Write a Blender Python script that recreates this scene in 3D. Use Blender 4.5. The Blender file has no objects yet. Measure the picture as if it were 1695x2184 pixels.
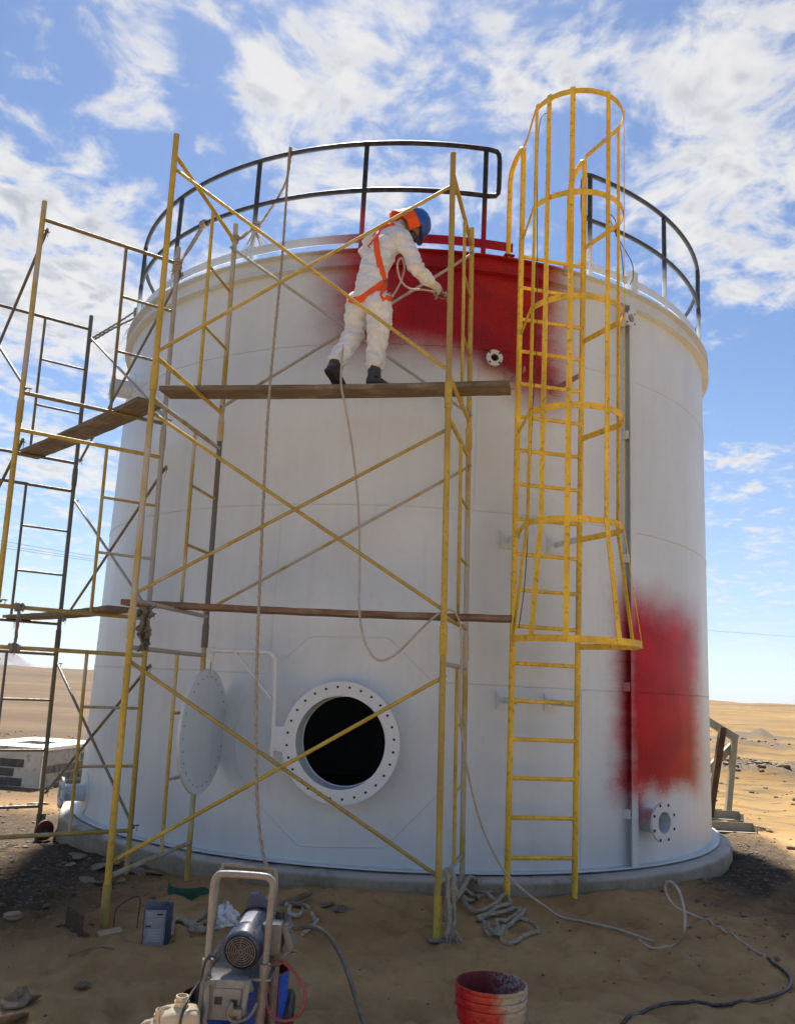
import bpy, bmesh, math, random
import numpy as np
from math import sin, cos, tan, atan2, hypot, radians, degrees, pi, sqrt
from mathutils import Vector, Matrix
random.seed(7)
S = bpy.context.scene
COL = S.collection

# ------------------------------------------------------------------ camera
F_PX, PCX, PCY = 1826.0, 847.5, 1092.0           # focal length / centre, photo units (1695 wide)
PITCH, ROLL, EYE = radians(11.44), radians(2.9), 1.63
_F = Vector((0, cos(PITCH), sin(PITCH))); _U0 = Vector((0, -sin(PITCH), cos(PITCH))); _R0 = Vector((1, 0, 0))
_R = _R0*cos(ROLL) + _U0*sin(ROLL); _U = -_R0*sin(ROLL) + _U0*cos(ROLL)
CAM = Vector((0, 0, EYE))
cd = bpy.data.cameras.new('camera'); cam = bpy.data.objects.new('camera', cd); COL.objects.link(cam)
m = Matrix((_R, _U, -_F)).transposed().to_4x4(); m.translation = CAM; cam.matrix_world = m
cd.sensor_fit = 'HORIZONTAL'; cd.sensor_width = 36; cd.lens = 36*F_PX/1695.0
cd.clip_start = .05; cd.clip_end = 30000
S.camera = cam
S.render.resolution_x, S.render.resolution_y = 794, 1024

def ray(x, y): return _F*F_PX + _R*(x-PCX) - _U*(y-PCY)
def at(x, y, Y): d = ray(x, y); return CAM + d*(Y/d.y)                 # point at distance Y
def onz(x, y, z): d = ray(x, y); return CAM + d*((z-EYE)/d.z)          # point at height z

# ------------------------------------------------------------------ light
SUN_EL, SUN_AZ = radians(54.5), radians(-7)
SKY_STRENGTH, SUN_STRENGTH, EXPOSURE = 0.06, 4.0, 1.80
sund = Vector((sin(SUN_AZ)*cos(SUN_EL), cos(SUN_AZ)*cos(SUN_EL), sin(SUN_EL)))
sl = bpy.data.lights.new('sun', 'SUN'); sl.energy = SUN_STRENGTH; sl.angle = radians(4.5); sl.color = (1, .94, .85)
so = bpy.data.objects.new('sun', sl); COL.objects.link(so)
so.rotation_mode = 'QUATERNION'; so.rotation_quaternion = sund.to_track_quat('Z', 'Y'); so.location = (-6, 25, 22)
vs = S.view_settings; vs.view_transform = 'Standard'; vs.look = 'None'; vs.gamma = 1; vs.exposure = EXPOSURE
vs.use_curve_mapping = False
if S.render.engine == 'CYCLES' or True:
    S.render.engine = 'CYCLES'

# ------------------------------------------------------------------ node helper
class NT:
    def __init__(s, tree): s.t = tree; s.N = tree.nodes; s.L = tree.links
    def n(s, typ, **kw):
        x = s.N.new(typ)
        for k, v in kw.items():
            setattr(x, k, v)
        return x
    def put(s, sock, v):
        if v is None: return
        if isinstance(v, bpy.types.NodeSocket): s.L.new(v, sock)
        else:
            if sock.type == 'RGBA' and len(v) == 3: v = (*v, 1)
            sock.default_value = v
    def math(s, op, a, b=None, c=None, clamp=False):
        x = s.n('ShaderNodeMath', operation=op, use_clamp=clamp)
        for i, v in enumerate((a, b, c)): s.put(x.inputs[i], v)
        return x.outputs[0]
    def vm(s, op, a, b=None, out=0):
        x = s.n('ShaderNodeVectorMath', operation=op)
        s.put(x.inputs[0], a)
        if b is not None: s.put(x.inputs[3 if op == 'SCALE' else 1], b)
        return x.outputs[out]
    def pos(s): return s.n('ShaderNodeNewGeometry').outputs['Position']
    def obj(s): return s.n('ShaderNodeTexCoord').outputs['Object']
    def sep(s, v): x = s.n('ShaderNodeSeparateXYZ'); s.put(x.inputs[0], v); return x.outputs
    def comb(s, x, y, z):
        c = s.n('ShaderNodeCombineXYZ')
        for i, v in enumerate((x, y, z)): s.put(c.inputs[i], v)
        return c.outputs[0]
    def noise(s, v, scale=5, detail=4, rough=.55, dist=0, out=0):
        x = s.n('ShaderNodeTexNoise'); s.put(x.inputs['Vector'], v)
        for k, q in (('Scale', scale), ('Detail', detail), ('Roughness', rough), ('Distortion', dist)): s.put(x.inputs[k], q)
        return x.outputs[out]
    def voro(s, v, scale, feature='F1'):
        x = s.n('ShaderNodeTexVoronoi', feature=feature); s.put(x.inputs['Vector'], v); s.put(x.inputs['Scale'], scale)
        return x.outputs[0]
    def mr(s, v, a, b, c=0., d=1., smooth=True):
        x = s.n('ShaderNodeMapRange', interpolation_type='SMOOTHSTEP' if smooth else 'LINEAR')
        for i, q in enumerate((v, a, b, c, d)): s.put(x.inputs[i], q)
        return x.outputs[0]
    def mix(s, f, a, b, blend='MIX'):
        x = s.n('ShaderNodeMix', data_type='RGBA', blend_type=blend)
        s.put(x.inputs[0], f); s.put(x.inputs[6], a); s.put(x.inputs[7], b)
        return x.outputs[2]
    def scale3(s, v, x, y, z): return s.vm('MULTIPLY', v, (x, y, z))
    def bump(s, h, strength=.3, dist=.01):
        b = s.n('ShaderNodeBump'); s.put(b.inputs['Height'], h); s.put(b.inputs['Strength'], strength); s.put(b.inputs['Distance'], dist)
        return b.outputs[0]

def new_mat(name):
    m = bpy.data.materials.new(name); m.use_nodes = True
    t = NT(m.node_tree); b = t.N['Principled BSDF']
    def setp(**kw):
        for k, v in kw.items():
            t.put(b.inputs[{'color': 'Base Color', 'rough': 'Roughness', 'metal': 'Metallic', 'normal': 'Normal', 'spec': 'Specular IOR Level', 'coat': 'Coat Weight', 'sheen': 'Sheen Weight'}[k]], v)
    return m, t, setp

def simple(name, col, rough=.5, metal=0., var=.25, dirt=(.16, .12, .08), dirt_amt=.35, scale=9, bump=.15, spec=.5):
    m, t, setp = new_mat(name)
    p = t.pos(); a = t.noise(p, scale, 5, .6); b = t.noise(p, scale*6, 4, .6)
    c = t.mix(t.mr(a, .3, .7), tuple(x*(1-var) for x in col), tuple(min(1, x*(1+var*.6)) for x in col))
    d = t.math('MULTIPLY', t.mr(t.math('MULTIPLY_ADD', b, .5, t.math('MULTIPLY', a, .5)), .5, .66), dirt_amt)
    c = t.mix(d, c, dirt)
    setp(color=c, rough=t.mr(b, .3, .7, max(.05, rough-.12), min(1, rough+.15)), metal=metal, spec=spec, normal=t.bump(b, bump, .004))
    return m

# ------------------------------------------------------------------ world: Nishita sky with a flat cloud layer
TCX, TCY, TR = 0.144, 11.013, 3.66            # tank axis and shell radius
def cloud_pt(x, y): d = ray(x, y).normalized(); return (d.x/(d.z+.10), d.y/(d.z+.10))
W = bpy.data.worlds.new('World'); S.world = W; W.use_nodes = True
t = NT(W.node_tree); bg = t.N['Background']
sky = t.n('ShaderNodeTexSky', sky_type='NISHITA', sun_disc=False, sun_elevation=SUN_EL, sun_rotation=SUN_AZ, altitude=300,
          air_density=1.0, dust_density=.25, ozone_density=3.0)
gen = t.n('ShaderNodeTexCoord').outputs['Generated']
gx, gy, gzz = t.sep(gen)
zz = t.math('ADD', t.math('MAXIMUM', gzz, 0.0), .10)
cp = t.comb(t.math('DIVIDE', gx, zz), t.math('DIVIDE', gy, zz), 0.)
warp = t.noise(cp, 4.0, 1, .5, out=1)
cpw = t.vm('ADD', cp, t.vm('SCALE', t.vm('SUBTRACT', warp, (.5, .5, .5)), .16))
n1 = t.noise(cpw, 5.0, 5, .58)
n2 = t.noise(t.scale3(cpw, 1, .8, 1), 15, 4, .62)
dens = t.math('ADD', t.math('MULTIPLY', n1, .50), t.math('MULTIPLY', n2, .50))
#           photo x, y, radius (cloud-plane), weight
BLOBS = [(1500, 120, 300, .13), (1640, 330, 220, .10), (1080, 150, 150, .12), (700, 130, 190, .10), (560, 220, 150, .11), (800, 230, 150, .10), (640, 400, 200, .11),
         (330, 20, 150, .12), (270, 180, 120, .09), (110, 640, 420, .22), (30, 400, 130, .12), (1000, 400, 150, .08), (480, 20, 60, .04), (880, 40, 160, .07),
         (1430, 420, 220, .11), (1600, 560, 200, .10), (370, 340, 150, -.10), (1190, 300, 90, -.10), (440, 200, 70, -.10), (90, 260, 140, -.05),
         (1640, 820, 260, -.14), (1570, 980, 100, .08), (980, 60, 60, -.08), (450, 80, 60, -.08), (900, 330, 90, -.06), (1400, 290, 60, -.08), (160, 100, 130, -.04), (200, 1000, 320, .10)]
cov = None
for bx_, by_, br_, bw_ in BLOBS:
    c_ = cloud_pt(bx_, by_)
    d_ = t.vm('DISTANCE', cp, (c_[0], c_[1], 0), out=1)
    e_ = cloud_pt(bx_+br_, by_); rad_ = hypot(e_[0]-c_[0], e_[1]-c_[1])
    g_ = t.math('MULTIPLY', t.mr(d_, rad_*1.5, 0., 0., 1.), bw_)
    cov = g_ if cov is None else t.math('ADD', cov, g_)
dens = t.math('ADD', t.math('ADD', dens, cov), .018)
alpha = t.mr(dens, .50, .69)
thick = t.mr(dens, .60, .80)
core = t.noise(t.vm('ADD', cpw, (.02, -.03, 0)), 12.0, 2, .6)
ccol = t.mix(t.math('MULTIPLY', thick, t.mr(core, .40, .62)), (1.0, .985, .97), (.60, .63, .69))
cbright = t.vm('SCALE', ccol, 4.05)
# haze towards the horizon whitens the blue
skyc = t.mix(t.mr(gzz, .0, .40, .42, 0.), t.vm('MULTIPLY', sky.outputs[0], (.50, .545, .61)), (2.7, 3.45, 4.5))
skyc = t.mix(t.math('MULTIPLY', alpha, t.mr(gzz, .0, .12, .30, .93)), skyc, cbright)
t.put(bg.inputs[0], skyc); bg.inputs[1].default_value = SKY_STRENGTH
W.cycles.sampling_method = 'MANUAL'; W.cycles.sample_map_resolution = 512
S.cycles.use_adaptive_sampling = True; S.cycles.adaptive_threshold = .025; S.cycles.max_bounces = 6; S.cycles.diffuse_bounces = 3; S.cycles.glossy_bounces = 3

# ------------------------------------------------------------------ numpy noise for relief
def _h(ix, iy, iz, seed):
    h = (ix*374761393 + iy*668265263 + iz*2147483647 + seed*144269504) & 0xffffffff
    h = ((h ^ (h >> 13))*1274126177) & 0xffffffff
    return ((h ^ (h >> 16)) & 0xffff)/65535.0
def vnoise(x, y, z=None, seed=0):
    x = np.asarray(x, float); y = np.asarray(y, float); z = np.zeros_like(x) if z is None else np.asarray(z, float)
    fl = [np.floor(a).astype(np.int64) for a in (x, y, z)]
    fr = [a-b for a, b in zip((x, y, z), fl)]; w = [a*a*(3-2*a) for a in fr]
    r = 0
    for i in (0, 1):
        for j in (0, 1):
            for k in (0, 1):
                r = r + _h(fl[0]+i, fl[1]+j, fl[2]+k, seed)*(w[0] if i else 1-w[0])*(w[1] if j else 1-w[1])*(w[2] if k else 1-w[2])
    return r*2-1
def fbm(x, y, z=None, oct=4, seed=0, gain=.5):
    a, r, f = 1, 0, 1
    for o in range(oct):
        r = r + a*vnoise(x*f, y*f, None if z is None else z*f, seed+o*17); a *= gain; f *= 2.03
    return r
def sst(a, b, x): u = np.clip((np.asarray(x, float)-a)/(b-a), 0, 1); return u*u*(3-2*u)

# ------------------------------------------------------------------ mesh builder
class MB:
    def __init__(s): s.v = []; s.f = []; s.mi = []
    def add(s, vs, fs, mi=0):
        o = len(s.v); s.v += [tuple(p) for p in vs]; s.f += [tuple(i+o for i in q) for q in fs]; s.mi += [mi]*len(fs); return s
    def box(s, c, size, ax=None, mi=0, bev=0.0):
        c = Vector(c); ax = ax or (Vector((1, 0, 0)), Vector((0, 1, 0)), Vector((0, 0, 1)))
        h = [q/2 for q in size]
        if bev <= 0:
            vs = [c+ax[0]*h[0]*i+ax[1]*h[1]*j+ax[2]*h[2]*k for i in (-1, 1) for j in (-1, 1) for k in (-1, 1)]
            return s.add(vs, [(0, 1, 3, 2), (4, 6, 7, 5), (0, 4, 5, 1), (2, 3, 7, 6), (0, 2, 6, 4), (1, 5, 7, 3)], mi)
        bm = bmesh.new(); bmesh.ops.create_cube(bm, size=1)
        for v in bm.verts: v.co = Vector((v.co.x*size[0], v.co.y*size[1], v.co.z*size[2]))
        bmesh.ops.bevel(bm, geom=bm.edges[:], offset=bev, segments=2, affect='EDGES', profile=.6)
        bm.verts.index_update()
        vs = [c+ax[0]*v.co.x+ax[1]*v.co.y+ax[2]*v.co.z for v in bm.verts]; fs = [[v.index for v in f.verts] for f in bm.faces]
        bm.free(); return s.add(vs, fs, mi)
    def beam(s, p0, p1, w, h, up=(0, 0, 1), mi=0, bev=0.):
        p0, p1 = Vector(p0), Vector(p1); d = (p1-p0); L = d.length; d.normalize(); u = Vector(up)
        sd = d.cross(u)
        if sd.length < 1e-4: sd = d.cross(Vector((1, 0, 0)))
        sd.normalize(); u = sd.cross(d)
        return s.box((p0+p1)/2, (L, w, h), (d, sd, u), mi, bev)
    def ring_loft(s, rings, cap=True, closed=False, mi=0):
        n = len(rings[0]); vs = [p for r in rings for p in r]; fs = []
        m_ = len(rings)
        for i in range(m_ if closed else m_-1):
            a, b = i*n, ((i+1) % m_)*n
            for j in range(n): k = (j+1) % n; fs.append((a+j, a+k, b+k, b+j))
        if cap and not closed: fs.append(tuple(range(n-1, -1, -1))); fs.append(tuple((m_-1)*n+j for j in range(n)))
        return s.add(vs, fs, mi)
    def tube(s, path, r, n=10, closed=False, twist=None, ell=None, side=None, mi=0, cap=True):
        P = [Vector(p) for p in path]; rs = r if isinstance(r, (list, tuple)) else [r]*len(P)
        rings = []; nrm = None; acc = 0
        for i, p in enumerate(P):
            if closed: tg = P[(i+1) % len(P)]-P[i-1]
            else: tg = P[min(i+1, len(P)-1)]-P[max(i-1, 0)]
            tg.normalize()
            if side is not None:
                nrm = Vector(side)-tg*Vector(side).dot(tg); nrm.normalize()
            elif nrm is None:
                nrm = tg.orthogonal().normalized()
            else:
                nrm = nrm-tg*nrm.dot(tg)
                nrm = nrm.normalized() if nrm.length > 1e-6 else tg.orthogonal().normalized()
            bn = tg.cross(nrm)
            if i: acc += (P[i]-P[i-1]).length
            e = ell[i] if ell else 1.0
            ring = []
            for k in range(n):
                a = 2*pi*k/n
                q = 1.0
                if twist: q = 1+.22*cos(3*(a-acc*2*pi/twist))
                ring.append(p+(nrm*cos(a)*rs[i]+bn*sin(a)*rs[i]*e)*q)
            rings.append(ring)
        return s.ring_loft(rings, cap, closed, mi)
    def cyl(s, p0, p1, r0, r1=None, n=16, mi=0): return s.tube([p0, p1], [r0, r0 if r1 is None else r1], n, mi=mi)
    def lathe(s, prof, o, axis=(0, 0, 1), n=32, mi=0, mis=None, a0=0, a1=2*pi):
        o = Vector(o); ax = Vector(axis).normalized(); e1 = ax.orthogonal().normalized()
        if abs(ax.z) > .99: e1 = Vector((1, 0, 0))
        e2 = ax.cross(e1); full = abs(a1-a0-2*pi) < 1e-6; c = n if full else n+1
        vs = [o+ax*h+(e1*cos(a0+(a1-a0)*k/n)+e2*sin(a0+(a1-a0)*k/n))*r for r, h in prof for k in range(c)]
        for i in range(len(prof)-1):
            fs = []
            for k in range(n): q = (k+1) % c; fs.append((i*c+k, i*c+q, (i+1)*c+q, (i+1)*c+k))
            if i == 0: s.add(vs, fs, mis[i] if mis else mi); off = len(s.v)-len(vs)
            else: s.f += [tuple(x+off for x in f) for f in fs]; s.mi += [mis[i] if mis else mi]*len(fs)
        return s
    def build(s, name, mat, parent=None, smooth=40, loc=None):
        me = bpy.data.meshes.new(name); root = Vector((0, 0, 0)); p = parent
        while p is not None: root = root+p.location; p = p.parent
        o = bpy.data.objects.new(name, me); COL.objects.link(o)
        if parent is None and loc is not None: root = Vector(loc); o.location = root
        me.from_pydata([(v[0]-root.x, v[1]-root.y, v[2]-root.z) for v in s.v], [], s.f)
        mats = mat if isinstance(mat, (list, tuple)) else [mat]
        for q in mats: me.materials.append(q)
        if len(mats) > 1: me.polygons.foreach_set('material_index', s.mi)
        bm = bmesh.new(); bm.from_mesh(me); bmesh.ops.recalc_face_normals(bm, faces=bm.faces[:]); bm.to_mesh(me); bm.free()
        if smooth:
            me.polygons.foreach_set('use_smooth', [True]*len(me.polygons)); me.set_sharp_from_angle(angle=radians(smooth))
        me.update()
        if parent is not None: o.parent = parent
        return o
def thing(name, label, cat, loc, group=None):
    o = bpy.data.objects.new(name, None); COL.objects.link(o); o.location = loc; o.empty_display_size = .1
    return tag(o, label, cat, group)
def tag(o, label, cat, group=None):
    o['label'] = label; o['category'] = cat
    if group: o['group'] = group
    return o
def struct(o, label=None):
    o['kind'] = 'structure'
    if label: o['label'] = label
    return o
def stuff(o, label=None):
    o['kind'] = 'stuff'
    if label: o['label'] = label
    return o
def inst(src, name, parent, loc, rot=None):
    c = bpy.data.objects.new(name, src if isinstance(src, bpy.types.Mesh) else src.data); COL.objects.link(c); c.parent = parent
    root = Vector((0, 0, 0)); p = parent
    while p is not None: root = root+p.location; p = p.parent
    c.location = Vector(loc)-root
    if rot is not None: c.rotation_mode = 'QUATERNION'; c.rotation_quaternion = rot
    return c
def smooth_path(pts, sub=8, closed=False):
    P = [Vector(p) for p in pts]; out = []; n = len(P)
    for i in range(n if closed else n-1):
        g = lambda k: P[k % n] if closed else P[max(0, min(n-1, k))]
        p0, p1, p2, p3 = g(i-1), g(i), g(i+1), g(i+2)
        for j in range(sub):
            u = j/sub
            out.append(.5*((2*p1)+(p2-p0)*u+(2*p0-5*p1+4*p2-p3)*u*u+(3*p1-p0-3*p2+p3)*u**3))
    if not closed: out.append(P[-1])
    return out
def resample(path, step):
    out = [path[0]]; acc = 0
    for a, b in zip(path, path[1:]):
        L = (b-a).length
        if L < 1e-7: continue
        while acc+L >= step:
            u = (step-acc)/L; a = a+(b-a)*u; out.append(a); L = (b-a).length; acc = 0
        acc += L
    out.append(path[-1]); return out
def settle(path, r, it=2):
    # round off kinks and keep what lies on the ground just on top of it
    for _ in range(it): path = [path[0]]+[(a+b*2+c)/4 for a, b, c in zip(path, path[1:], path[2:])]+[path[-1]]
    g = height(np.array([p.x for p in path]), np.array([p.y for p in path])); n = len(path)
    return [Vector((p.x, p.y, max(p.z, g[i]+r*.45))) if 3 < i < n-4 and p.z < g[i]+.03 and hypot(p.x-TCX, p.y-TCY) > 3.9 else p for i, p in enumerate(path)]
def rope_mesh(mb, pts, r, pitch=None, sub=10):
    pitch = pitch or r*7
    return mb.tube(settle(resample(smooth_path(pts, sub), pitch/7), r, 4), r, 9, twist=pitch*3)

# ------------------------------------------------------------------ terrain height
FEET = []
rf = random.Random(5)
for k in range(150):
    FEET.append((rf.uniform(-2.6, 3.4), rf.uniform(3.3, 7.0), rf.uniform(0, pi), rf.uniform(.8, 1.3)))
MOUNDS = [(8.4, 20.6, 1.2, .20), (9.8, 20.2, 1.3, .26), (11.2, 21.4, 1.4, .30), (13.2, 21.8, 1.6, .30), (9.6, 23.6, 1.0, .22), (14, 25, 1.6, .35), (15.5, 38, 2.6, .5), (19, 46, 3.2, .6), (11.4, 30, 1.2, .25)]
def height(x, y):
    x = np.asarray(x, float); y = np.asarray(y, float)
    r = np.hypot(x, y); rt = np.hypot(x-TCX, y-TCY)
    z = -.14*sst(-2.0, -4.0, x)*sst(7.4, 9.6, y)*(1-sst(14, 22, y)*.4)
    z = z+.05*np.exp(-((rt-4.0)/.3)**2)*sst(-1.6, -.2, x)*(1-sst(1.6, 3., x))*sst(12, 9, y)
    z = z+.03*np.exp(-((rt-4.25)/.35)**2)*sst(1.8, 3.2, x)
    near = 1-sst(9, 16, r)
    z = z+near*(.024*fbm(x*1.5, y*1.5, oct=3, seed=3)+.016*fbm(x*6+2*vnoise(x, y, seed=8), y*9, oct=3, seed=5)+.0065*fbm(x*28, y*28, oct=2, seed=9))
    for fx, fy, fa, fs in FEET:
        dx, dy = x-fx, y-fy
        u = (dx*cos(fa)+dy*sin(fa))/(.15*fs); v = (-dx*sin(fa)+dy*cos(fa))/(.065*fs)
        d = u*u+v*v
        z = z+np.where(d < 9, -.032*np.exp(-d)+.016*np.exp(-(np.sqrt(d)-1.6)**2*3), 0)
    far = sst(14, 60, r)
    z = z+far*(.25*fbm(x*.05, y*.05, oct=4, seed=21)+.05*fbm(x*.4, y*.4, oct=3, seed=23))
    z = z+sst(60, 400, r)*(1.6*fbm(x*.008, y*.008, oct=4, seed=31)-.9)*np.clip(r/500, 0, 3)
    z = z-sst(15, 60, r)*.35*sst(0, 3, x)
    z = z+sst(120, 300, r)*sst(0.15, .45, np.arctan2(x, y))*(1.6+.8*fbm(x*.02, y*.02, oct=3, seed=55))
    for mx, my, ms, mh in MOUNDS:
        z = z+mh*np.exp(-((x-mx)**2+(y-my)**2*2.2)/(ms*ms))*(1+.45*fbm(x*1.3, y*1.3, oct=3, seed=41))
    # tyre tracks curving through the sand on the right
    dt = np.hypot(x-12.5, y-12.0)
    z = z+.035*np.sin(dt*5.2+2*vnoise(x*.3, y*.3, seed=77))*np.exp(-((x-7.2)/2.6)**2-((y-15)/2.6)**2)
    return z
def gz(x, y): return float(height(np.array([x]), np.array([y]))[0])

# ------------------------------------------------------------------ materials
def red_mask(t, p):
    x, y, z = t.sep(p)
    th = t.math('ARCTAN2', t.math('SUBTRACT', x, TCX), t.math('SUBTRACT', TCY, y))
    w1 = t.math('SUBTRACT', t.noise(p, 1.7, 3, .5), .5); w2 = t.math('SUBTRACT', t.noise(p, 60, 2, .7), .5)
    tw = t.math('ADD', th, t.math('MULTIPLY', w1, .10)); zw = t.math('ADD', z, t.math('ADD', t.math('MULTIPLY', w1, .35), t.math('MULTIPLY', w2, .05)))
    w3 = t.math('SUBTRACT', t.noise(t.scale3(p, .7, .7, 5), 2.2, 3, .6), .5); tw = t.math('ADD', tw, t.math('ADD', t.math('MULTIPLY', w2, .03), t.math('MULTIPLY', w3, .035))); zw = t.math('ADD', zw, t.math('ADD', t.math('MULTIPLY', w2, .07), t.math('MULTIPLY', w3, .05)))
    def cyl(px, py):
        P = on_cyl(px, py, TR); return atan2(P.x-TCX, TCY-P.y), P.z
    L0, L1 = cyl(625, 640)[0], cyl(790, 640)[0]; R0, R1 = cyl(1150, 700)[0], cyl(1250, 650)[0]
    zb0, zb1 = cyl(880, 800)[1], cyl(880, 690)[1]
    a = t.math('MULTIPLY', t.mr(tw, L0, L1), t.mr(tw, R1, R0))
    # lower edge of the upper patch falls to the right
    zedge = t.math('SUBTRACT', zw, t.math('MULTIPLY', t.mr(th, .02, .30), -.42))
    a = t.math('MULTIPLY', a, t.mr(zedge, zb0, zb1))
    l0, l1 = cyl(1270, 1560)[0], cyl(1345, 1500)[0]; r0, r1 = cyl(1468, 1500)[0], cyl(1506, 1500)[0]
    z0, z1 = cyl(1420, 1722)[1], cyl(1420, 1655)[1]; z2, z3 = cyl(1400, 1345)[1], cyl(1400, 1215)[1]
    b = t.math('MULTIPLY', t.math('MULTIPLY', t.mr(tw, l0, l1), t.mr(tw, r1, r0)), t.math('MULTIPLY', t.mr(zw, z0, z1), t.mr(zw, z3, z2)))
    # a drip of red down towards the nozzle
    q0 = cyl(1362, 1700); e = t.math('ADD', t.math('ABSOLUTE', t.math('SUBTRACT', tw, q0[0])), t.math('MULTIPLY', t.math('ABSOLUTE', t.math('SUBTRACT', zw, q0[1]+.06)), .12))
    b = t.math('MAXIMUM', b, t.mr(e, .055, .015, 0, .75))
    return t.math('MAXIMUM', a, b)
def on_cyl(x, y, R):
    d = ray(x, y); a = d.x**2+d.y**2; b = d.x*TCX+d.y*TCY; k = TCX**2+TCY**2-R*R; s_ = b*b-a*k
    if s_ < 0: s_ = 0
    return CAM+d*((b-sqrt(s_))/a)
def cyl_tz(x, y, R=TR): P = on_cyl(x, y, R); return atan2(P.x-TCX, TCY-P.y), P.z
def cpt(th, z, R): return Vector((TCX+R*sin(th), TCY-R*cos(th), z))
def cn(th): return Vector((sin(th), -cos(th), 0))
def ct(th): return Vector((cos(th), sin(th), 0))

def tank_paint(name, dark_top=False, red_amt=1.):
    m, t, setp = new_mat(name); p = t.pos()
    big = t.noise(t.scale3(p, 1, 1, .45), .9, 4, .55); sm = t.noise(p, 14, 5, .6); fine = t.noise(p, 170, 2, .5)
    c = t.mix(t.mr(big, .3, .7), (.545, .615, .66), (.655, .735, .785))
    c = t.mix(t.mr(sm, .50, .72, 0, .22), c, (.50, .54, .555))
    streak = t.noise(t.scale3(p, 5, 5, .25), 1.6, 4, .6)
    c = t.mix(t.mr(streak, .48, .72, 0, .13), c, (.46, .47, .455))
    dust = t.math('MULTIPLY', t.mr(t.math('ADD', t.sep(p)[2], t.math('MULTIPLY', sm, .5)), 1.0, .25), .20); c = t.mix(dust, c, (.44, .40, .34))
    red = t.math('MULTIPLY', red_mask(t, p), red_amt)
    rn = t.noise(p, 3.0, 3, .5)
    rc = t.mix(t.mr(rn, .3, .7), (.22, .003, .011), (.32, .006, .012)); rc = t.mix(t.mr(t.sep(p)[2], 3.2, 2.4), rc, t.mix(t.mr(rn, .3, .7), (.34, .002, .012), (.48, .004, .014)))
    thin = t.math('MULTIPLY', red, t.mr(fine, .2, .8, .93, 1.05), clamp=True)
    col = t.mix(thin, c, rc); rough = t.mix(red, (.38,)*3, (.22,)*3)
    if dark_top:
        z = t.sep(p)[2]; k = t.mr(t.math('ADD', z, t.math('MULTIPLY', sm, .25)), 6.02, 6.34)
        col = t.mix(k, col, t.mix(t.mr(sm, .4, .65), (.022, .026, .034), (.045, .05, .06))); rough = t.mix(k, rough, (.5,)*3)
    setp(color=col, rough=rough, spec=t.mix(red, (.5,)*3, (.10,)*3), normal=t.bump(t.math('ADD', t.math('MULTIPLY', fine, .25), t.math('MULTIPLY', big, 3.)), .22, .014))
    return m
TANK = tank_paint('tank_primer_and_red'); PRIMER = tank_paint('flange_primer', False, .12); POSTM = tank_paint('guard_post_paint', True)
def pipe_paint(name, base, over, over_col=(.40, .395, .37), rust=.3, mute=.45):
    m, t, setp = new_mat(name); p = t.pos()
    ps = t.scale3(p, 1, 1, .35); a = t.noise(ps, 6, 5, .62); b = t.noise(p, 32, 5, .65); cc = t.noise(p, 95, 3, .6)
    c = t.mix(t.mr(a, .3, .7), tuple(q*.66 for q in base), base)
    c = t.mix(t.mr(b, .54, .66, 0, .6), c, (.20, .155, .075))                                  # grime
    rnd = t.n('ShaderNodeObjectInfo').outputs['Random']; lo = t.math('ADD', .80-over*.62-.09, t.math('MULTIPLY', rnd, .18))
    c = t.mix(t.math('MULTIPLY', t.mr(t.math('FRACT', t.math('MULTIPLY', rnd, 7.3)), .3, 1.), mute), c, (.26, .20, .075))
    c = t.mix(t.math('MULTIPLY', t.mr(t.math('ADD', t.math('MULTIPLY', a, .75), t.math('MULTIPLY', b, .25)), t.math('SUBTRACT', lo, .07), t.math('ADD', lo, .07)), .92), c, over_col)   # overspray
    c = t.mix(t.math('MULTIPLY', t.mr(cc, .62, .68), rust*2.2, clamp=True), c, (.07, .045, .028))                 # chips
    setp(color=c, rough=t.mr(b, .3, .7, .42, .75), normal=t.bump(b, .3, .003))
    return m
YEL = pipe_paint('scaffold_yellow', (.60, .43, .06), .18, mute=.6); YELW = pipe_paint('scaffold_yellow_worn', (.54, .39, .075), .40)
GRY = pipe_paint('scaffold_overspray', (.42, .33, .10), .66, (.36, .355, .34)); OLD = pipe_paint('scaffold_old', (.22, .18, .09), .45, (.16, .15, .13), .35)
DRK = pipe_paint('scaffold_dark', (.13, .115, .07), .55, (.11, .115, .115), .4)
LAD = pipe_paint('ladder_yellow', (.92, .60, .045), .16, rust=.10, mute=.08)
RAILM = simple('guardrail_dark', (.035, .04, .05), .5, 0, .35, (.16, .15, .14), .25, 14)
CONC = None
def concrete():
    m, t, setp = new_mat('concrete'); p = t.pos(); x, y, z = t.sep(p)
    a = t.noise(p, 2.2, 6, .62); b = t.noise(p, 22, 5, .65)
    c = t.mix(t.mr(a, .3, .7), (.19, .155, .108), (.32, .27, .195)); c = t.mix(t.mr(b, .5, .68, 0, .5), c, (.13, .115, .095))
    ps = t.math('MULTIPLY', t.mr(z, .11, .150), t.mr(a, .30, .5))            # paint overspray on the top face
    c = t.mix(t.math('MULTIPLY', ps, .8), c, (.52, .50, .46))
    sandy = t.mr(t.math('ADD', z, t.math('MULTIPLY', a, .12)), .13, .02)
    c = t.mix(t.math('MULTIPLY', sandy, .6), c, (.21, .155, .095))
    setp(color=c, rough=.9, normal=t.bump(b, .7, .02)); return m
CONC = concrete()
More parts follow.
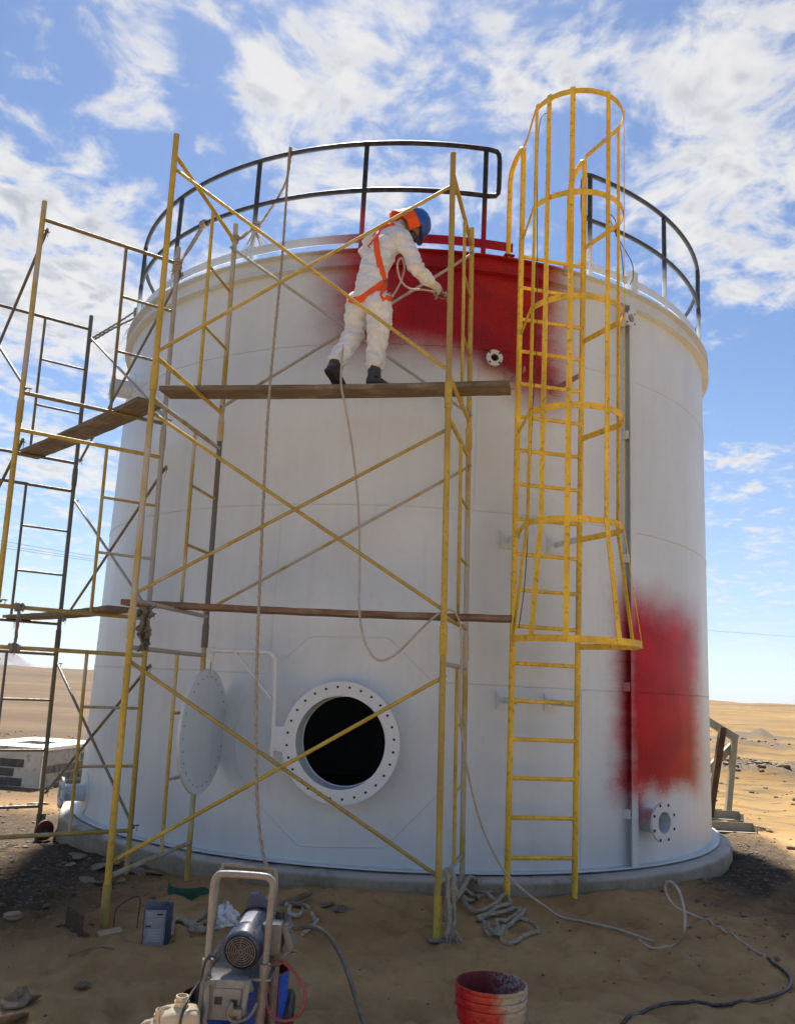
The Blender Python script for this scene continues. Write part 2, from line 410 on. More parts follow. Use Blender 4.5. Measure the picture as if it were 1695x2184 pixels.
def wood(name, c0, c1):
    m, t, setp = new_mat(name); p = t.obj()
    g = t.noise(t.scale3(p, 1.2, 26, 26), 2.4, 6, .62, .4); b = t.noise(p, 4, 5, .6)
    c = t.mix(t.mr(g, .3, .7), c0, c1); c = t.mix(t.mr(b, .5, .72, 0, .55), c, (.30, .28, .24)); c = t.mix(t.mr(b, .42, .3, 0, .5), c, (.05, .035, .022))
    setp(color=c, rough=.85, normal=t.bump(g, .5, .004)); return m
WOOD = wood('plank_wood', (.095, .075, .052), (.185, .152, .108)); WOODR = wood('plank_wood_red', (.12, .066, .042), (.22, .145, .095))
def cloth(name, col, fold=.5, scale=26, var=.12):
    m, t, setp = new_mat(name); p = t.obj()
    a = t.noise(p, scale, 5, .6, .6); b = t.noise(t.scale3(p, 1, 1, 2.2), scale*.4, 4, .55, 1.2)
    c = t.mix(t.mr(t.noise(p, 5, 4, .6), .3, .7), tuple(q*(1-var) for q in col), col)
    h = t.math('ADD', t.math('MULTIPLY', a, .4), t.math('ABSOLUTE', t.math('SUBTRACT', b, .5)))
    setp(color=c, rough=.75, normal=t.bump(h, fold, .03)); return m
SUIT = cloth('coverall_white', (.72, .78, .84), .8); ORANGE = cloth('orange_webbing', (.85, .10, .012), .25, 60, .2)
FLAP = cloth('orange_flap', (.88, .10, .008), .5, 30, .15); GLOVE = cloth('glove_white', (.60, .57, .50), .4, 50, .3)
SKIN = simple('skin', (.30, .17, .11), .5, 0, .15, (.2, .1, .07), .1, 20, .1)
HELM = simple('helmet_blue', (.012, .085, .42), .28, 0, .1, (.03, .08, .2), .15, 12, .05); BLACK = simple('black_plastic', (.02, .02, .022), .5, 0, .3, (.14, .11, .08), .3, 20)
BOOT = simple('boot_leather', (.035, .035, .04), .6, 0, .3, (.26, .22, .16), .6, 16, .3)
STEEL = simple('grey_metal', (.23, .22, .20), .5, .3, .3, (.20, .16, .11), .5, 14); STEELL = simple('handle_paint', (.24, .235, .22), .5, 0, .25, (.22, .17, .11), .45, 18)
NAVY = simple('motor_navy', (.028, .042, .095), .42, 0, .2, (.22, .18, .13), .4, 10); BLUE = simple('tin_blue', (.012, .09, .50), .35, 0, .2, (.16, .14, .12), .2, 9)
MAROON = simple('red_paint_inside', (.20, .012, .014), .35, 0, .3, (.09, .02, .015), .4, 7); REDW = simple('wheel_red', (.10, .022, .018), .6, 0, .3, (.16, .12, .09), .5, 14)
ROPE = simple('rope_fibre', (.40, .34, .26), .95, 0, .3, (.17, .13, .09), .45, 40, .8, .1); ROPED = simple('rope_grey', (.25, .235, .21), .95, 0, .3, (.11, .09, .07), .4, 40, .8, .1)
HOSEW = simple('hose_beige', (.44, .40, .33), .6, 0, .2, (.22, .17, .11), .4, 14, .2); HOSEB = simple('hose_black', (.045, .045, .045), .5, 0, .3, (.22, .18, .13), .6, 16, .2)
CREAM = simple('can_cream', (.66, .55, .36), .45, 0, .12, (.30, .22, .13), .4, 12); LABELB = simple('label_blue', (.06, .22, .42), .5, 0, .2, (.3, .24, .17), .3, 14)
WHITEP = simple('label_white', (.62, .62, .62), .5, 0, .15, (.3, .25, .18), .3, 18); INK = simple('ink', (.03, .03, .04), .6, 0, .1, (.05, .05, .05), .1)
GREEN = simple('green_steel', (.02, .085, .05), .55, 0, .3, (.16, .12, .08), .35, 10); TINB = simple('solvent_tin_blue', (.04, .062, .11), .45, .2, .2, (.2, .16, .11), .35, 12)
RUST = simple('rusty_steel', (.085, .045, .025), .8, .2, .4, (.03, .02, .015), .4, 10, .4); CREAMST = simple('steel_cream', (.30, .275, .21), .6, 0, .15, (.26, .2, .12), .3, 8)
BAG = cloth('white_plastic', (.80, .79, .76), .6, 22); SCRAP = simple('dry_scrap', (.21, .16, .10), .95, 0, .35, (.10, .07, .045), .5, 10, .6)
STONE = simple('stone', (.17, .128, .085), .95, 0, .45, (.08, .065, .05), .5, 3, .6); DARKIN = simple('hole_dark', (.02, .02, .02), .9, 0, .1)
PINK = simple('red_hose', (.30, .06, .055), .5, 0, .2, (.3, .24, .2), .5, 30)

def ground_mat():
    m, t, setp = new_mat('desert_ground'); p = t.pos(); x, y, z = t.sep(p)
    r = t.vm('LENGTH', p, out=1)
    rt = t.vm('LENGTH', t.vm('MULTIPLY', t.vm('SUBTRACT', p, (TCX, TCY, 0)), (1, 1, 0)), out=1)
    a = t.noise(p, .9, 5, .6); b = t.noise(p, 6, 6, .65); g = t.noise(p, 75, 4, .7); vn = t.noise(p, 24, 5, .7)
    near = t.mix(t.mr(a, .3, .7), (.315, .19, .082), (.45, .288, .132)); near = t.mix(t.mr(b, .52, .7, 0, .45), near, (.19, .118, .058))
    near = t.mix(t.mr(g, .55, .75, 0, .5), near, (.38, .265, .145))
    # crushed stone around the concrete ring, coloured extra dark to stand in for shade
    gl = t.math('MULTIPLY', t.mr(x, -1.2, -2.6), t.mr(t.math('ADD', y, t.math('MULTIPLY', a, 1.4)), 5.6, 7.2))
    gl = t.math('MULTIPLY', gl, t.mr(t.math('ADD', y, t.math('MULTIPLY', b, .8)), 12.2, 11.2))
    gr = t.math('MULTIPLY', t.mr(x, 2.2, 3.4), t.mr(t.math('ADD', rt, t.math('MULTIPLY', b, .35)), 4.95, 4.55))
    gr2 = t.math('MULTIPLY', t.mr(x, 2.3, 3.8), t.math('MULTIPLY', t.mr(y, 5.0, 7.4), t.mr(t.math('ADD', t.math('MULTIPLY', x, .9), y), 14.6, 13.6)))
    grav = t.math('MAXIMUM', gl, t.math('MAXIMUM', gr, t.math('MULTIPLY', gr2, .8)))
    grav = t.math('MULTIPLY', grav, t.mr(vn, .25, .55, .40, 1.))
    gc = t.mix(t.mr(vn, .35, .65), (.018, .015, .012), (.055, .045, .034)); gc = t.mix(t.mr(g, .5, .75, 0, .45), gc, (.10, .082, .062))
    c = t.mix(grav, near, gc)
    # open desert, yellower to the right, pinker to the left
    fa = t.noise(t.scale3(p, .35, 1, 1), .10, 6, .62); fb = t.noise(t.scale3(p, .4, 1.2, 1), .6, 6, .65); fc = t.noise(t.scale3(p, .10, 1., 1), .035, 5, .6)
    side = t.mr(t.math('DIVIDE', x, t.math('MAXIMUM', r, 1.)), -.2, .25)
    d0 = t.mix(side, (.075, .050, .030), (.155, .095, .034)); d1 = t.mix(side, (.135, .092, .056), (.235, .152, .060))
    far = t.mix(t.mr(fa, .35, .65), d0, d1); far = t.mix(t.mr(fb, .48, .62, 0, .75), far, (.085, .055, .03)); far = t.mix(t.mr(fc, .54, .64, 0, .7), far, (.08, .055, .038)); far = t.mix(t.mr(t.noise(t.scale3(p, .3, 1, 1), 2.6, 4, .65), .56, .66, 0, .6), far, (.06, .04, .024))
    far = t.mix(t.mr(b, .55, .7, 0, .35), far, (.10, .07, .04))
    fk = t.mr(t.math('ADD', r, t.math('MULTIPLY', a, 2.5)), 11.6, 15.5)
    c = t.mix(fk, c, far)
    dm = None
    for mx, my, ms, mh in MOUNDS:
        e = t.vm('LENGTH', t.vm('MULTIPLY', t.vm('SUBTRACT', p, (mx, my, 0)), (1, 1.4, 0)), out=1)
        q = t.mr(t.math('ADD', e, t.math('MULTIPLY', vn, ms*.8)), ms*1.55, ms*.9)
        dm = q if dm is None else t.math('MAXIMUM', dm, q)
    c = t.mix(t.math('MULTIPLY', dm, .85), c, t.mix(t.mr(vn, .4, .6), (.05, .04, .032), (.15, .12, .09)))
    hgt = t.math('ADD', t.math('MULTIPLY', vn, 1.), t.math('MULTIPLY', g, .35))
    hgt = t.math('MULTIPLY', hgt, t.math('ADD', .55, t.math('MULTIPLY', grav, 1.6)))
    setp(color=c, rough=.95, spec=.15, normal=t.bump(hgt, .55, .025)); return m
# ================================================================== THE SETTING
def make_ground():
    an = np.concatenate([np.arange(-42, 42, .17), np.arange(42, 318, 3.0)])*pi/180
    rr = [1.4]
    while rr[-1] < 34: rr.append(rr[-1]*1.0115)
    while rr[-1] < 9000: rr.append(rr[-1]*1.055)
    rr = np.array(rr); A, Rr = np.meshgrid(an, rr)
    X = Rr*np.sin(A); Y = Rr*np.cos(A); Z = height(X, Y)
    n, k = len(an), len(rr)
    V = np.stack([X.ravel(), Y.ravel(), Z.ravel()], 1)
    V = np.concatenate([V, [[0, 0, 0]]])
    i, j = np.meshgrid(np.arange(k-1), np.arange(n), indexing='ij'); j2 = (j+1) % n
    Q = np.stack([i*n+j, (i+1)*n+j, (i+1)*n+j2, i*n+j2], -1).reshape(-1, 4)
    me = bpy.data.meshes.new('ground'); me.vertices.add(len(V)); me.vertices.foreach_set('co', V.ravel())
    jj = np.arange(n); T = np.stack([np.full(n, k*n), jj, (jj+1) % n], 1)
    nl = Q.size+T.size; me.loops.add(nl); me.loops.foreach_set('vertex_index', np.concatenate([Q.ravel(), T.ravel()]))
    me.polygons.add(len(Q)+len(T))
    me.polygons.foreach_set('loop_start', np.concatenate([np.arange(len(Q))*4, Q.size+np.arange(len(T))*3]))
    me.update(calc_edges=True); me.polygons.foreach_set('use_smooth', [True]*len(me.polygons))
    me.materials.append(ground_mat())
    bm = bmesh.new(); bm.from_mesh(me); bmesh.ops.recalc_face_normals(bm, faces=bm.faces[:])
    if sum(f.normal.z for f in list(bm.faces)[:200]) < 0: bmesh.ops.reverse_faces(bm, faces=bm.faces[:])
    bm.to_mesh(me); bm.free()
    o = bpy.data.objects.new('ground', me); COL.objects.link(o); struct(o, 'brown desert sand running out to the horizon')
make_ground()

def make_mountain():
    mb = MB(); n = 90; k = 26; cx_, cy_ = -3090, 5200
    rings = []
    for i in range(k):
        u = i/(k-1); ring = []
        for j in range(n):
            a = 2*pi*j/n; rad = 800*(1-u)**1.05*(1+.16*sin(3*a+1)+.08*sin(7*a))
            x, y = cx_+rad*cos(a), cy_+rad*sin(a)
            z = -20+480*u*(1+.1*vnoise(np.array([x*.004]), np.array([y*.004]), seed=3)[0]) + 22*fbm(np.array([x*.008]), np.array([y*.008]), oct=4, seed=4)[0]*u*(1-u)*3
            ring.append((x, y, z))
        rings.append(ring)
    mb.ring_loft(rings, cap=True)
    m, t, setp = new_mat('mountain_hazed_rock'); p = t.pos()
    setp(color=t.mix(t.mr(t.noise(p, .01, 6, .6), .3, .7), (.13, .125, .14), (.22, .21, .22)), rough=1.)  # distance haze put into the rock colour as a bluish grey
    struct(mb.build('mountain', m, smooth=60), 'bluish distant mountain slope')
make_mountain()

# ================================================================== TANK
ZB, ZT = .178, 5.600
def arc_strip(mb, th0, th1, z0, z1, r0, r1, n=None, mi=0, closed=None):
    n = n or max(2, int(abs(th1-th0)/radians(1.5))); full = abs(th1-th0-2*pi) < 1e-6
    rings = [[cpt(th0+(th1-th0)*i/n, z, r) for (r, z) in ((r0, z0), (r1, z0), (r1, z1), (r0, z1))] for i in range(n if full else n+1)]
    return mb.ring_loft(rings, cap=not full, closed=full, mi=mi)
def arc_tube(mb, th0, th1, z, R, r, n=None, k=8):
    n = n or max(2, int(abs(th1-th0)/radians(1.5))); full = abs(th1-th0-2*pi) < 1e-6
    return mb.tube([cpt(th0+(th1-th0)*i/n, z, R) for i in range(n if full else n+1)], r, k, closed=full)
tank = thing('storage_tank', 'large white steel tank with sprayed red paint patches and a round open manway', 'tank', (TCX, TCY, ZB))
MTH, MZ = cyl_tz(727, 1583); MTH = atan2(-.372-TCX, TCY-7.13); MZ = 1.155
MC = cpt(MTH, MZ, TR); MN = cn(MTH); MT = ct(MTH); MU = Vector((0, 0, 1))
def make_shell():
    mb = MB(); n = 360; zs = list(np.linspace(ZB, ZT, 138)); 
    vs = [cpt(2*pi*j/n, z, TR) for z in zs for j in range(n)]; fs = []
    for i in range(len(zs)-1):
        for j in range(n):
            th = 2*pi*(j+.5)/n; P = cpt(th, (zs[i]+zs[i+1])/2, TR); d = P-MC
            if d.dot(MN) > -.3 and hypot(d.dot(MT), d.z) < .405: continue
            k = (j+1) % n; fs.append((i*n+j, i*n+k, (i+1)*n+k, (i+1)*n+j))
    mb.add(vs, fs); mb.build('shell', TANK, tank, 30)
    r = MB(); r.lathe([(TR-.005, ZT-.01), (2.2, ZT+.10), (0.02, ZT+.22)], (TCX, TCY, 0), n=96); r.build('roof', TANK, tank)
    # stiffening channel round the top
    w = MB(); arc_strip(w, 0, 2*pi, 5.445, 5.592, TR-.002, TR+.012, 240)
    arc_strip(w, 0, 2*pi, 5.592, 5.604, TR-.02, TR+.075, 240); arc_strip(w, 0, 2*pi, 5.432, 5.445, TR-.002, TR+.075, 240); w.build('rim_channel', TANK, tank, 30)
    bp = MB(); arc_strip(bp, 0, 2*pi, ZB-.010, ZB+.004, TR-.05, TR+.075, 240); bp.lathe([(TR-.04, ZB-.003), (.01, ZB-.003)], (TCX, TCY, 0), n=90); bp.build('bottom_plate', TANK, tank, 30)
    for z in (1.674, 3.176, 4.688):
        s_ = MB(); path = []
        for j in range(720):
            path.append(cpt(2*pi*j/720, z+.002*random.uniform(-1, 1), TR+.001))
        s_.tube(path, .0055, 6, closed=True); s_.build('weld_seam', TANK, tank, 60)
    for px, z0, z1 in ((1240, ZB, 1.67), (1352, 3.18, 5.43), (600, 1.67, 3.17), (1010, 3.18, 4.68), (330, 3.18, 4.68), (860, 4.69, 5.43)):
        th = cyl_tz(px, 1470 if z0 < 1 else 1100)[0]
        s_ = MB(); s_.tube([cpt(th, z0+(z1-z0)*i/30, TR+.001+.001*random.random()) for i in range(31)], .004, 6); s_.build('weld_seam', TANK, tank, 60)
make_shell()
def pad_polygon():
    pts = [(662, 1360), (742, 1361), (828, 1363), (905, 1440), (985, 1540), (985, 1640), (900, 1725), (818, 1806), (727, 1806), (638, 1803), (560, 1722), (506, 1640), (503, 1560), (522, 1500), (590, 1425)]
    q = []
    for x, y in pts:
        P = on_cyl(x, y, TR); th = atan2(P.x-TCX, TCY-P.y); q.append(((th-MTH)*TR, P.z-MZ))
    return q
def conform(u, v, off): return cpt(MTH+u/TR, MZ+v, TR+off)
def make_pad():
    poly = pad_polygon(); mb = MB(); n = 120; rings = []
    def outer(a):
        best = 9
        for i in range(len(poly)):
            (x0, y0), (x1, y1) = poly[i], poly[(i+1) % len(poly)]
            dx, dy = x1-x0, y1-y0; den = cos(a)*dy-sin(a)*dx
            if abs(den) < 1e-9: continue
            tt = (x0*dy-y0*dx)/den; s_ = (x0*sin(a)-y0*cos(a))/den
            if tt > 0 and -1e-6 <= s_ <= 1+1e-6: best = min(best, tt)
        return best
    R_ = [outer(2*pi*j/n) for j in range(n)]
    for f, off in ((0, .009), (.25, .009), (.5, .009), (.75, .009), (1, .009), (1.006, -.004)):
        rings.append([conform((.36+(R_[j]-.36)*f)*cos(2*pi*j/n), (.36+(R_[j]-.36)*f)*sin(2*pi*j/n), off) for j in range(n)])
    mb.ring_loft(rings, cap=False); po = mb.build('reinforcing_pad', TANK, tank, 30)
    w = MB(); w.tube([conform((R_[j]+.004)*cos(2*pi*j/n), (R_[j]+.004)*sin(2*pi*j/n), .003+.002*random.random()) for j in range(n)], .007, 6, closed=True); w.build('weld_seam', TANK, po, 60)
make_pad()
def holes(parent, center, axis, rad, cnt, r, phase=0., depth=.004, sx=None, mat=None, nm='bolt_hole'):
    axis = Vector(axis).normalized(); e1 = Vector((0, 0, 1)); e1 = (e1-axis*e1.dot(axis)).normalized(); e2 = axis.cross(e1)
    mb = MB(); mb.cyl((0, 0, -depth/2), (0, 0, depth/2), r, n=10)
    me = None; q = axis.to_track_quat('Z', 'Y')
    for k in range(cnt):
        a = 2*pi*k/cnt+phase; P = Vector(center)+e1*cos(a)*rad+e2*sin(a)*rad
        if me is None:
            o = mb.build(nm, mat or DARKIN); me = o.data; COL.objects.unlink(o); bpy.data.objects.remove(o)
        inst(me, nm, parent, P, q)
FO = .225    # flange stand-off
nk = MB(); fc_ = MC+MN*FO
nk.lathe([(.368, -.05), (.378, -.05), (.378, FO-.01), (.368, FO-.01), (.368, -.05)], MC, MN, 64); nk.build('manway_neck', TANK, tank)
fl = MB(); fl.lathe([(.368, 0), (.484, 0), (.484, .032), (.368, .032), (.368, 0)], MC+MN*(FO-.02), MN, 72); flo = fl.build('manway_flange', TANK, tank)
holes(flo, MC+MN*(FO+.0125), MN, .440, 28, .0105, radians(6))
# davit arm and the swung-open cover
PV = MC-MT*.575+MN*(FO-.01)
lug = MB(); lug.box(PV+MT*.065, (.13, .05, .20), (MT, MN, MU), bev=.006); lug.build('hinge_lug', TANK, tank)
top = at(587, 1393, PV.y); zt_ = top.z; ax0 = PV-MT*.02
ax0 = Vector((at(584, 1560, PV.y).x, PV.y, MZ)); topP = Vector((at(587, 1400, PV.y).x, PV.y, zt_))
CC = at(431, 1584, 7.28); ARM_END = Vector((at(446, 1393, 7.27).x, 7.27, zt_))
ar = MB(); ar.tube(smooth_path([ax0-MU*.14, ax0, ax0.lerp(topP, .85), topP-MU*.05, topP+(ARM_END-topP).normalized()*.05, ARM_END.lerp(topP, .7), ARM_END], 6), .021, 12)
ar.beam(topP+(ARM_END-topP)*.62-MU*.0, topP-MU*.38, .012, .06, up=(0, 1, 0)); ar.build('davit_arm', TANK, tank)
CT = at(452, 1436, 7.27)
hb = MB(); hb.cyl(ARM_END.lerp(topP, .06)+MU*.10, CT-MU*.02, .009, n=10); hb.cyl(ARM_END.lerp(topP, .06)-MU*.05, ARM_END.lerp(topP, .06)-MU*.025, .02, n=6); hb.cyl(ARM_END.lerp(topP, .06)+MU*.025, ARM_END.lerp(topP, .06)+MU*.05, .02, n=6)
hb.build('lifting_bolt', TANK, tank)
va = atan2(CC.x, CC.y); CNv = Vector((cos(radians(21.5)), -sin(radians(21.5)), 0)); CNv.rotate(Matrix.Rotation(-va, 3, 'Z'))
CTv = Vector((-CNv.y, CNv.x, 0)); CC = Vector((CC.x, CC.y, MZ+.03))
cv = MB(); cv.lathe([(.0, .013), (.498, .013), (.502, .009), (.502, -.009), (.498, -.013), (0, -.013)], CC, CNv, 72); cvo = cv.build('manway_cover', TANK, tank)
holes(cvo, CC+CNv*.0135, CNv, .440, 28, .0075, radians(6), mat=STEEL)
ey = MB(); ey.box(CC+MU*.525, (.03, .05, .10), (CNv, CTv, MU), bev=.005); ey.box(CC+MU*.575+CNv*.0, (.05, .06, .045), (CNv, CTv, MU), bev=.005); ey.build('cover_lug', TANK, cvo)

def nozzle(th, z, stand, r_neck, r_fl, t_fl, nb, rb, pad=0, phase=.39):
    C0 = cpt(th, z, TR); N_ = cn(th); nn = MB()
    nn.lathe([(r_neck*.88, -.06), (r_neck, -.06), (r_neck, stand), (r_neck*.88, stand), (r_neck*.88, -.06)], C0, N_, 36); nn.lathe([(r_neck*.88, -.05), (0.001, -.05)], C0, N_, 24)
    no = nn.build('nozzle', TANK, tank)
    f = MB(); f.lathe([(r_neck*.88, 0), (r_fl, 0), (r_fl, t_fl), (r_neck*1.35, t_fl), (r_neck*1.35, t_fl+.003), (r_neck*.88, t_fl+.003), (r_neck*.88, 0)], C0+N_*(stand-t_fl), N_, 44); fo = f.build('flange', PRIMER, no)
    holes(fo, C0+N_*(stand+.0015), N_, (r_fl+r_neck*1.35)/2, nb, rb, phase)
    if pad:
        p = MB(); n = 60; rings = []
        for rad, off in ((r_neck, .008), (pad, .008), (pad+.004, -.003)):
            rings.append([cpt(th+rad*cos(2*pi*j/n)/TR, z+rad*sin(2*pi*j/n), TR+off) for j in range(n)])
        p.ring_loft(rings, cap=False); p.build('nozzle_pad', TANK, no, 30)
    return no
th_, z_ = cyl_tz(1376, 1748); nozzle(th_, z_, .20, .105, .172, .024, 8, .013, .235)
th_, z_ = cyl_tz(1046, 773); nozzle(th_, z_, .13, .040, .076, .018, 4, .010, 0, .79)
nozzle(radians(-62), cyl_tz(180, 1690)[1]+.0, .24, .085, .155, .024, 8, .012, .21)
nozzle(radians(-62), 4.76, .22, .10, .135, .02, 8, .012, .20)
th_, z_ = cyl_tz(1322, 688); nozzle(th_, z_, .14, .05, .075, .018, 4, .009, 0, .79)
# vertical cable channel on the shell
th_ = cyl_tz(1342, 1200)[0]; chm = MB()
for i in range(60):
    pass
chm.box(cpt(th_, (ZB+5.43)/2, TR+.04), (.008, .08, 5.43-ZB), (ct(th_), cn(th_), MU)); chm.box(cpt(th_, (ZB+5.43)/2, TR+.082)-ct(th_)*.037, (.082, .008, 5.43-ZB), (ct(th_), cn(th_), MU))
ch = chm.build('cable_channel', TANK, tank)
for z in (.62, 1.72, 2.9, 4.1):
    b_ = MB(); b_.box(cpt(th_, z, TR+.035)-ct(th_)*.09, (.02, .07, .08), (ct(th_), cn(th_), MU)); b_.build('channel_clip', TANK, ch)
bx_ = MB(); bth = cyl_tz(1344, 590)[0]; bx_.box(cpt(bth, 5.73, TR-.0), (.10, .12, .22), (ct(bth), cn(bth), MU), bev=.008); bx_.build('junction_box', TANK, tank)
rh = MB(); hc = cpt(radians(15), 0, 2.9); rh.lathe([(.30, ZT+.0), (.30, ZT+.20), (.33, ZT+.20), (.31, ZT+.25), (.15, ZT+.30), (0.01, ZT+.31)], (hc.x, hc.y, 0), n=36); rh.build('roof_hatch', TANK, tank)

# concrete ring
def make_ring_base():
    mb = MB(); n = 360; rings = []
    for j in range(n):
        th = 2*pi*j/n; e = .02*vnoise(np.array([th*14]), np.array([0.]), seed=4)[0]; c_ = .035*max(0, vnoise(np.array([th*22]), np.array([1.5]), seed=9)[0]-.1)
        rt = 3.86+.02*sin(th*2+1)
        rings.append([cpt(th, -.55, 3.3), cpt(th, -.55, rt+.015), cpt(th, .09+e*.4, rt+.01+e*.3), cpt(th, .130-c_, rt-.003), cpt(th, .144-c_*.6, rt-.016-c_), cpt(th, .150, rt-.06-c_), cpt(th, .150, 3.3)])
    mb.ring_loft(rings, closed=True)
    o = mb.build('concrete_ring_base', CONC, smooth=35, loc=(TCX, TCY, 0)); tag(o, 'low round concrete ring that the white tank stands on', 'foundation')
make_ring_base()

# ================================================================== GUARDRAIL on the tank
RG = TR-.02
def make_guardrail():
    g = thing('guardrail', 'dark curved pipe guardrail round the top of the tank with toe boards', 'railing', (TCX, TCY, ZT))
    zt, zm = 6.755, 6.257
    tl = cyl_tz(1066, 325, RG)[0]; tr_ = cyl_tz(1243, 365, RG)[0]
    # one run of pipe all the way round, from gate post to gate post
    r = MB(); n = 200; e = .10/RG; path = []
    a0, a1 = tr_, 2*pi+tl
    arc = lambda z, x0, x1: [cpt(x0+(x1-x0)*i/n, z, RG) for i in range(n+1)]
    corner = lambda th, z, s, dz: None
    top = arc(zt, a0+e, a1-e)
    loop = [cpt(a0, zm+.10, RG), cpt(a0, zt-.10, RG), cpt(a0+e*.08, zt-.045, RG), cpt(a0+e*.3, zt-.013, RG), *top, cpt(a1-e*.3, zt-.013, RG), cpt(a1-e*.08, zt-.045, RG), cpt(a1, zt-.10, RG), cpt(a1, zm+.10, RG), cpt(a1-e*.08, zm+.045, RG), cpt(a1-e*.3, zm+.013, RG)]
    loop += list(reversed(arc(zm, a0+e, a1-e))) + [cpt(a0+e*.3, zm+.013, RG), cpt(a0+e*.08, zm+.045, RG)]
    r.tube(loop, .024, 10, closed=True); r.build('handrail', POSTM, g, 60)
    ths = [cyl_tz(x, y, RG)[0] for x, y in ((1037, 318), (783, 308), (555, 345), (388, 430))]
    right = [cyl_tz(1258, 378, RG)[0], cyl_tz(1415, 470, RG)[0]]
    step = radians(21.5)
    th = ths[-1]
    while th-step > -pi: th -= step; ths.append(th)
    th = right[-1]
    while th+step < pi-.1: th += step; right.append(th)
    for th in ths+right:
        p = MB(); p.cyl(cpt(th, ZT-.02, RG), cpt(th, zt, RG), .024, n=12); p.box(cpt(th, ZT+.006, RG), (.10, .10, .012), (ct(th), cn(th), MU)); p.build('post', POSTM, g)
    for th in sorted(ths+right)[:2]+[right[-3]]:
        p = MB(); p.cyl(cpt(th, ZT+.25, RG), cpt(th+.02, ZT+.02, RG-.40), .018, n=10); p.build('post_stay', POSTM, g)
    k = MB(); arc_strip(k, cyl_tz(1228, 560, RG)[0]+.005, 2*pi+cyl_tz(1093, 520, RG)[0], 5.706, 5.796, RG+.004, RG+.010, 240); k.build('toe_board', POSTM, g, 30)
make_guardrail()

# ================================================================== CAGED LADDER
def make_ladder():
    TH = cyl_tz(1165, 1500)[0]
    Lb = Vector((1.000, 7.115, 0)); Rb = Vector((1.555, 7.245, 0)); Rtp = Vector((1.60, 7.26, 0))
    sx = (Rb-Lb).normalized(); out = Vector((sx.y, -sx.x, 0))
    lad = thing('caged_ladder', 'tall yellow steel ladder with hooped safety cage fixed to the tank', 'ladder', (1.28, 7.17, 0))
    ZR = 6.60
    def rp(side, z): return Vector((*(Lb if side < 0 else Rb.lerp(Rtp, max(0, min(1, z/6.6))))[:2], z))
    for s_ in (-1, 1):
        b = rp(s_, 0); zf = gz(b.x, b.y)-.06
        base = [rp(s_, zf), rp(s_, 3.), rp(s_, ZR-.10)]; back = -out
        tp = rp(s_, ZR)
        path = base+[tp-MU*.03+back*.012, tp+back*.05, tp+back*.20-MU*.02, tp+back*.30-MU*.08, tp+back*.335-MU*.16, tp+back*.34-MU*.4, Vector((*(tp+back*.34)[:2], ZT+.02))]
        r = MB(); r.tube(path, .0245, 12); r.build('side_rail', LAD, lad)
        ft = MB(); P = Vector((*(tp+back*.34)[:2], ZT+.03)); ft.box(P+Vector((0, 0, .02)), (.10, .10, .012), (sx, out, MU)); ft.box(P+Vector((0, 0, -.02)), (.10, .012, .08), (sx, out, MU)); ft.build('foot_plate', TANK, lad)
    z = .345
    while z < 5.5:
        r = MB(); r.cyl(rp(-1, z), rp(1, z), .0165, n=12); r.build('rung', LAD, lad); z += .3022
    # hoops
    W_ = (Rb-Lb).length
    def hoop(z, flare=0.):
        a, b = rp(-1, z), rp(1, z+.0); mid = (a+b)/2; Rr = .395+flare; D = .48+flare*.3
        c0 = mid+out*D-Vector((0, 0, .0))
        pts = [a, a.lerp(mid-sx*Rr+out*D*.72, .5)]
        pts = [a, a+out*.06]
        for i in range(25):
            ang = pi-(pi)*i/24
            pts.append(c0+sx*Rr*cos(ang)+out*Rr*sin(ang))
        pts += [b+out*.06, b]
        return pts
    def strap(path, w, tk, up=True):
        mb = MB(); rings = []
        for i, p in enumerate(path):
            tg = (path[min(i+1, len(path)-1)]-path[max(i-1, 0)]).normalized(); nr = tg.cross(MU).normalized()
            rings.append([p+nr*tk/2+MU*w/2, p-nr*tk/2+MU*w/2, p-nr*tk/2-MU*w/2, p+nr*tk/2-MU*w/2])
        return mb.ring_loft(rings)
    hz = [6.60, 5.66, 4.74, 3.83, 2.93, 2.02]; fl_ = [0, 0, 0, 0, .0, .12]
    for z, f in zip(hz, fl_):
        strap(hoop(z, f), .05, .007).build('hoop', LAD, lad, 50)
    for k in (3, 6, 10, 16, 22, 26):
        ps = [Vector(hoop(z, f)[k]) for z, f in zip(hz, fl_)]
        mid = (rp(-1, 3)+rp(1, 3))/2+out*.48; dr = (ps[2]-mid); dr.z = 0; dr.normalize()
        if k == 26: dr = sx
        tg = Vector((-dr.y, dr.x, 0))
        mb = MB(); rings = []
        ps[0] = ps[0]+MU*.035; ps[-1] = ps[-1]-MU*.025
        for p in ps:
            q = p+dr*.0075
            rings.append([q+tg*.022+dr*.0035, q-tg*.022+dr*.0035, q-tg*.022-dr*.0035, q+tg*.022-dr*.0035])
        mb.ring_loft(rings); mb.build('cage_strap', LAD, lad, 50)
    for zz_, y_ in ((1.55, 0), (2.93, 0), (4.42, 0)):
        for s_ in (-1, 1):
            a = rp(s_, zz_); th = atan2(a.x-TCX, TCY-a.y); thw = th; off_ = .055 if s_ < 0 else -.03
            wpt = cpt(thw, zz_, TR); br = MB(); br.beam(a+sx*off_, wpt+sx*off_, .012, .05); br.box(wpt+sx*off_+cn(th)*.02, (.11, .012, .11), (ct(th), cn(th), MU)); br.box(wpt+sx*off_+cn(th)*.008, (.14, .018, .15), (ct(th), cn(th), MU)); bo = br.build('wall_bracket', TANK, lad)
            bl = MB(); q = wpt+sx*off_+cn(th)*.026; bl.cyl(q, q+cn(th)*.02, .013, n=6); bl.build('bolt', TANK, bo)
    return lad
make_ladder()
